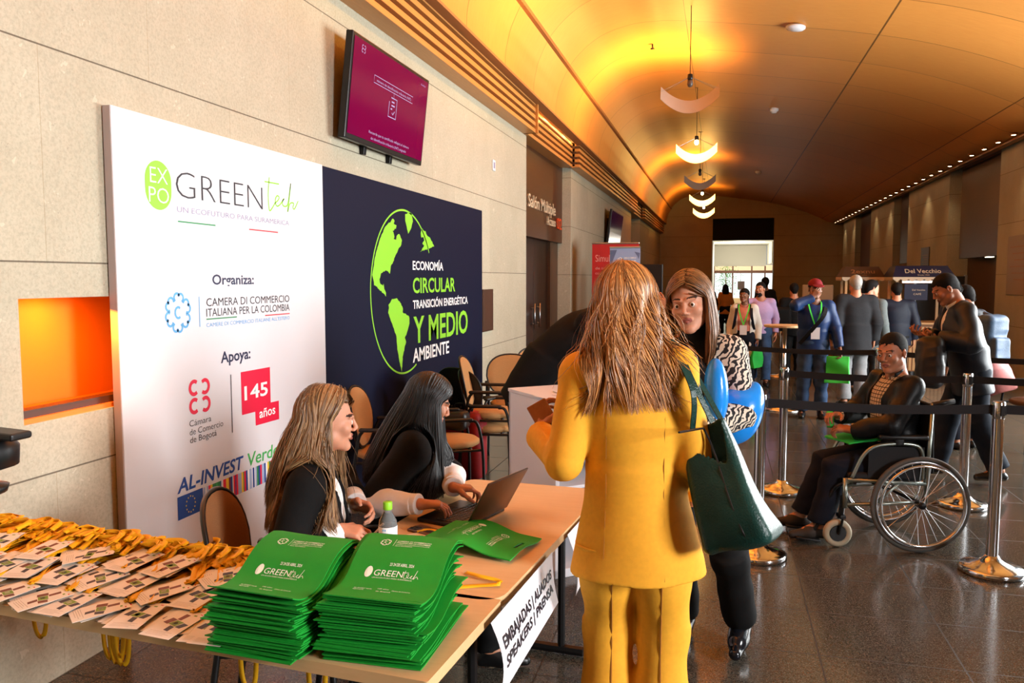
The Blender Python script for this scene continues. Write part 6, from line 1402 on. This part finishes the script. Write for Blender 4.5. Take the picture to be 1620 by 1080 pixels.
for rn, t0, ng, smax, zb, k, zl in rows:
    for gi in range(ng):
        s0 = .10+(smax-.10)*(gi+.5*(rn == 'middle'))/(ng-.5)+rs.normal(0,.015); yaw = -.40+rs.normal(0,.28)
        if s0 > 1.45: continue
        for i in range(k):
            st = int(rs.choice([0,0,1,2,3], p=[.3,.2,.2,.15,.15])) if i < k-1 else int(rs.choice([0,1,0,2])); r = empty('visitor_badge', tp(s0+i*.013+rs.normal(0,.008), t0-.012*i+rs.normal(0,.008), zb+.003*i))
            r.rotation_euler = (.02+.012*i+(.03 if rn != 'front' else .0), -.03+rs.normal(0,.008), yaw+rs.normal(0,.13)+i*.04)
            c = bpy.data.objects.new('card', card_mesh[st]); COL.objects.link(c); c.parent = r
            look = ('with slate-green print', 'with brown-green print', 'with rust-brown print', 'lying blank side up')[st]
            tag(r, 'visitor badge %s, in the %s row on the long table' % (look, rn), 'badge', 'visitor badges in the %s row' % rn)
            # the lanyard: a doubled ribbon running back over the table from the card's upper edge
            Ri = np.array(r.rotation_euler.to_matrix()).T; R0 = V(*r.location); q = MB(); q.box((0,.071,.003), (.016,.012,.004), None, .001)
            ht = [z_ for z_ in (.014, .024, .03)]
            for g in (-1, 1):
                hang = g == 1 and ((rn == 'back' and i == 1 and gi in (0,2,3,5)) or (rn == 'middle' and i == 0 and gi in (2,9)) or (rn == 'back' and i == 2 and gi in (2,))); sx = rs.normal(0,.045)
                pts = [R0+Ri.T@V(0,.07,.003), R0+Ri.T@V(.004*g,.090,.006)]
                n = 4
                for j in range(1, n+1):
                    f = j/n; tt = t0+.09+(min(.50, .46+rs.normal(0,.03))-t0-.09)*f; pts.append(tp(s0+sx*f*1.4+.05*f+.02*g*math.sin(f*5+gi), tt, zl+.007*rs.rand()+.006*math.sin(f*3.1)+(.012 if f > .7 and rn != 'front' else 0)))
                if hang:
                    e_ = pts[-1]; b0 = tp(s0+sx*1.4+.05, .545, .004); dz = .40+.09*rs.rand(); pts += [b0, b0+V(.0,.012,-dz*.55), b0+V(.008,.012,-dz*.9), b0+V(.034,.012,-dz), b0+V(.060,.012,-dz*.9), b0+V(.068,.012,-dz*.5), b0+V(.07,.010,-.03)]
                else: e_ = pts[-1]; pts += [e_+TU*(.05+.03*rs.rand())+V(0,0,.008), e_+TU*.09-TW*.07+V(0,0,.002)]
                loc = [Ri@(p-R0) for p in bez(pts, 6)]; q.ribbon(loc, .018, Ri@nrm(V(.8,.1,.25*g+rs.normal(0,.25))), .0012)
            q.build('lanyard', [M['lanyard_yellow']], r, True); nb += 1
# ---- stacks of green tote bags --------------------------------------------
def bag_print(q, F_, sc=1.0):
    """white print on the top bag; F_(a,b) maps bag coordinates (metres) to 3D"""
    def tx(s, x, y, w, h, b=0.0):
        vs, fs = text_polys(s, b); q.add([F_(x+a_*w, y+c_*h) for a_, c_ in vs], fs)
    def stp(mb, pts, w): vs, fs = stroke(pts, w); mb.add([F_(*p) for p in vs], fs)
    rosette(q, -.062, .245, .016, .0022, stp); stp(q, [(-.036,.262),(-.036,.23)], .001)
    tx('CAMERA DI COMMERCIO', -.030, .250, .098, .0062, .01); tx('ITALIANA PER LA COLOMBIA', -.030, .2415, .098, .0062, .01); tx("CAMERE DI COMMERCIO ITALIANE", -.030, .2345, .098, .0035); tx("ALL'ESTERO", -.030, .2285, .05, .0035)
    tx('23 24 DE ABRIL, 2024', -.020, .166, .068, .0075, .015); vs = arc(-.072, .146, .0105, .016, 0, 360, 20)[:-1]; q.add([F_(*p) for p in vs], [tuple(range(20))])
    tx('GREEN', -.056, .137, .082, .018, 0)
    stp(q, [p[:2] for p in bez([V(.030,.157,0),(.029,.138,0),(.036,.136,0),(.042,.143,0),(.040,.149,0),(.037,.143,0),(.044,.137,0),(.052,.146,0),(.049,.138,0),(.056,.138,0),(.062,.160,0),(.057,.135,0),(.064,.144,0),(.070,.137,0)], 3)], .0013); stp(q, [(.024,.151),(.040,.152)], .0013)
    tx('UN ECOFUTURO PARA SURAMERICA', -.056, .1285, .112, .0042)
    for i, (x, y, w) in enumerate(((-.085,.078,.05),(-.02,.083,.03),(.02,.078,.05),(-.02,.068,.04),(-.085,.071,.03))): tx(('AL-INVEST Verde','145 años','Cámara de Comercio','de Bogotá','apoya')[i], x, y, w, .006)
BW, BL = .262, .345
def tote_flat(name, prof, w=BW, L=BL, th=.0034, handle=True, skew=0.0, nu=13, nv=20, wav=0.0, ph_=0.0):
    """a flat bag draped over prof(v) -> (y, z): two skins, side hems, die-cut grip"""
    us = np.linspace(-.5, .5, nu); vsn = np.linspace(0, 1, nv)
    if handle: us = np.sort(np.concatenate([us, [-.135,.135]])); vsn = np.sort(np.concatenate([vsn, [.905,.94]]))
    nu, nv = len(us), len(vsn); top = []; 
    for u in us:
        for v in vsn:
            y, z = prof(v); top.append((u*w+skew*v*L, y, z+wav*math.sin(u*7+ph_)*v))
    q = MB(); n = len(top); vs = [(x,y,z+th) for x,y,z in top]+top; fs = []
    def hole(i, j): return handle and -.136 < (us[i]+us[i+1])/2 < .136 and .904 < (vsn[j]+vsn[j+1])/2 < .941
    for i in range(nu-1):
        for j in range(nv-1):
            if hole(i, j): continue
            a_, b_, c_, d_ = i*nv+j, (i+1)*nv+j, (i+1)*nv+j+1, i*nv+j+1; fs += [(a_,b_,c_,d_), (n+d_,n+c_,n+b_,n+a_)]
            for (p_, r_, ii, jj) in ((a_,b_,i,j-1),(c_,d_,i,j+1),(d_,a_,i-1,j),(b_,c_,i+1,j)):
                if ii < 0 or jj < 0 or ii >= nu-1 or jj >= nv-1 or hole(ii, jj): fs.append((r_, p_, n+p_, n+r_))
    q.add(vs, fs); return q
mat('bag_green_a', (6,150,40), .65, bump=.4, bs=700, sheen=.08, var=.05, vs=20); mat('print_white', (236,250,236), .6)
def stack(name, corner, rz, N, lab, seed):
    rs = np.random.RandomState(seed); z = ZT; side = lab
    for k in range(N):
        f = k/(N-1); jit = rs.normal(0,.0045,2)+V(.006*math.sin(k*.9+seed), .006*math.sin(k*.55)); bulge = .072*f; lift = .0030+.0022*rs.rand(); clump = .010*math.sin(k//7*2.3+seed); fl = abs(rs.normal(0,.0035))
        def prof(v, f=f, bulge=bulge, e=rs.normal(0,.002), fl=fl):
            s = 1/(1+math.exp(-(v-.52)*11)); return (v*BL*(1-.05*f)-.0, bulge*s-.016*f*max(0, v-.86)/.14-.010*f*math.sin(v*6.2)*(v < .5)+e*math.sin(v*3)+fl*max(0, 1-v*5)**2)
        droop = rs.rand()
        top_ = k == N-1
        q = tote_flat('tote_bag', prof, BW-.004*rs.rand(), BL, .0032, k >= N-9, rs.normal(0,.006), 9 if not top_ else 13, 14 if not top_ else 24, .0015, k)
        r = empty('tote_bag', V(*corner)+V(jit[0], jit[1], 0)+V(0,0,z-corner[2] if len(corner) > 2 else z)) if False else empty('tote_bag', (corner[0]+jit[0]+clump, corner[1]+jit[1]+clump*.6, z), rz+rs.normal(0,.022)+clump*1.5)
        if top_: q0 = q
        o = q.build('bag_body', [M['bag_green_a']], r); auto_smooth(o, 50)
        if top_:
            pm = MB(); bag_print(pm, lambda x, y: V(x, prof(y/BL)[0], prof(y/BL)[1]+.0032+.0009+.0015*math.sin(x/BW*7+k)*y/BL)); pm.build('print', [M['print_white']], r)
            tag(r, 'green tote bag with white print, topmost of the %s stack' % side, 'bag', 'green tote bags in the %s stack' % side)
        else: tag(r, 'green tote bag lying in the %s stack, under its printed top bag' % side, 'bag', 'green tote bags in the %s stack' % side)
        z += lift
stack('L', (-1.135, 1.742), TA+.02, 38, 'badge-side', 5)
stack('R', (-.832, 1.775), TA+.10, 40, 'table-end', 9)
# single bag lying over the edge of the laptop table
def prof1(v): return (v*.365, .014+.030*math.sin(min(1, v*1.25)*3.14)**2*(1-v*.4)+.012*(1-v))
q = tote_flat('tote_bag', prof1, .25, .365, .004, True, 0, 15, 26, .006, 1)
r = empty('tote_bag', (-1.00, 2.755, ZT+.001), -103*D2R); tag(r, 'green tote bag lying alone on the laptop table beside the laptop', 'bag'); auto_smooth(q.build('bag_body', [M['bag_green_a']], r), 50)
pm = MB(); bag_print(pm, lambda x, y: V(x*.95, prof1(y/.365*1.02)[0], prof1(y/.365*1.02)[1]+.005+.006*math.sin(x/.25*7+1)*y/.365)); pm.build('print', [M['print_white']], r)
for k, (p, rz_, st) in enumerate((((-1.03,2.655),.5,1),((-1.09,2.70),-.7,0))):
    r = empty('visitor_badge', (p[0],p[1],ZT+.001+.002*k), rz_); c = bpy.data.objects.new('card', card_mesh[st]); COL.objects.link(c); c.parent = r; tag(r, 'visitor badge on the laptop table between the water bottle and the phone, %s' % ('brown print' if k == 0 else 'slate print'), 'badge')
    q = MB(); q.ribbon([Rz(-rz_)@V(*d) for d in bez([(0,.07,.003),(.05,.10,.008),(.12,.06,.006),(.2,.09+.05*k,.005),(.26,.03,.004)], 6)], .0155, V(.2,1,.2), .0012); q.build('lanyard', [M['lanyard_yellow']], r, True)
r = empty('lanyard_strap', (-.70,2.33,ZT)); tag(r, 'loose yellow lanyard at the corner of the laptop table by the green bags', 'lanyard')
q = MB(); q.ribbon(bez([(-.09,.10,.004),(-.03,.06,.012),(.03,.055,.006),(.045,.02,.008),(-.02,.0,.004),(-.08,-.03,.004)], 6), .0155, V(.3,1,.3), .0012); q.build('ribbon', [M['lanyard_yellow']], r, True)
# paper signs taped to the table edge
def edge_sign(y0, y1, x0, x1, ztop, hgt, label, l1, l2, curl):
    r = empty('paper_sign', (x0, y0, 0)); tag(r, label, 'sign'); d = V(x1-x0, y1-y0, 0); L = np.linalg.norm(d); u = d/L; nn = V(u[1], -u[0], 0)
    def S(a_, b_):  # a along, b downwards
        return u*a_+nn*(.004+.045*(b_/hgt)**2*(1-.5*a_/L)+.03*math.sin(b_/hgt*3)*(1-a_/L))+V(0,0,ztop-b_*(1-.10*(b_/hgt)))+u*(-.10*(b_/hgt)**2*(1-a_/L))*.6
    q = MB(); q.grid(lambda a_, b_: S(a_*L, b_*hgt), 14, 12); n = len(q.v); q.add([V(*p)-nn*.0012 for p in q.v], [tuple(reversed(f)) for f in q.f]); q.build('sheet', [M['board_white']], r, True)
    q = MB(); 
    for s, b_, h_ in ((l1, hgt*.42, hgt*.17), (l2, hgt*.68, hgt*.17)):
        vs, fs = text_polys(s, .025); q.add([S(L*.05+a_*L*.9, b_-c_*h_)+nn*.0016 for a_, c_ in vs], fs)
    q.build('lettering', [M['p_black']], r)
edge_sign(2.10, 2.72, -.612, -.565, .735, .20, 'white paper sign for speakers and press taped to the laptop table edge', 'EMBAJADAS | ALIADOS', 'SPEAKERS | PRENSA', 1)
edge_sign(2.92, 3.16, -.548, -.528, .735, .23, 'second paper sign hanging from the table edge beside the yellow suit', 'ENTRADA', 'ASISTENTES', 1)
# black tripod head at the left edge of the frame
r = empty('camera_tripod', (-1.70,1.50,0)); tag(r, 'black tripod with a round pan head at the left edge', 'tripod')
q = MB(); q.lathe([(.03,1.18),(.055,1.19),(.06,1.205),(.03,1.215)], (0,0,0), 20); q.lathe([(.05,1.245),(.082,1.255),(.085,1.30),(.07,1.32),(.03,1.325)], (0,0,0), 24); q.lathe([(.03,1.21),(.032,1.25)], (0,0,0), 16); q.build('pan_head', [M['black_plastic']], r, True)
q = MB(); q.box((.03,0,1.338), (.2,.06,.018), Ry(.05), .006); q.build('quick_plate', [M['black_plastic']], r)
q = MB(); q.tube([(0,0,.36),(0,0,1.2)], .018, 10); q.build('centre_column', [M['dark_metal']], r)
for k in range(3):
    aa = k*120*D2R+2.6; q = MB(); q.tube([(0,0,.42),(.24*math.cos(aa),.24*math.sin(aa),.0)], .016, 8); q.build('leg', [M['dark_metal']], r)
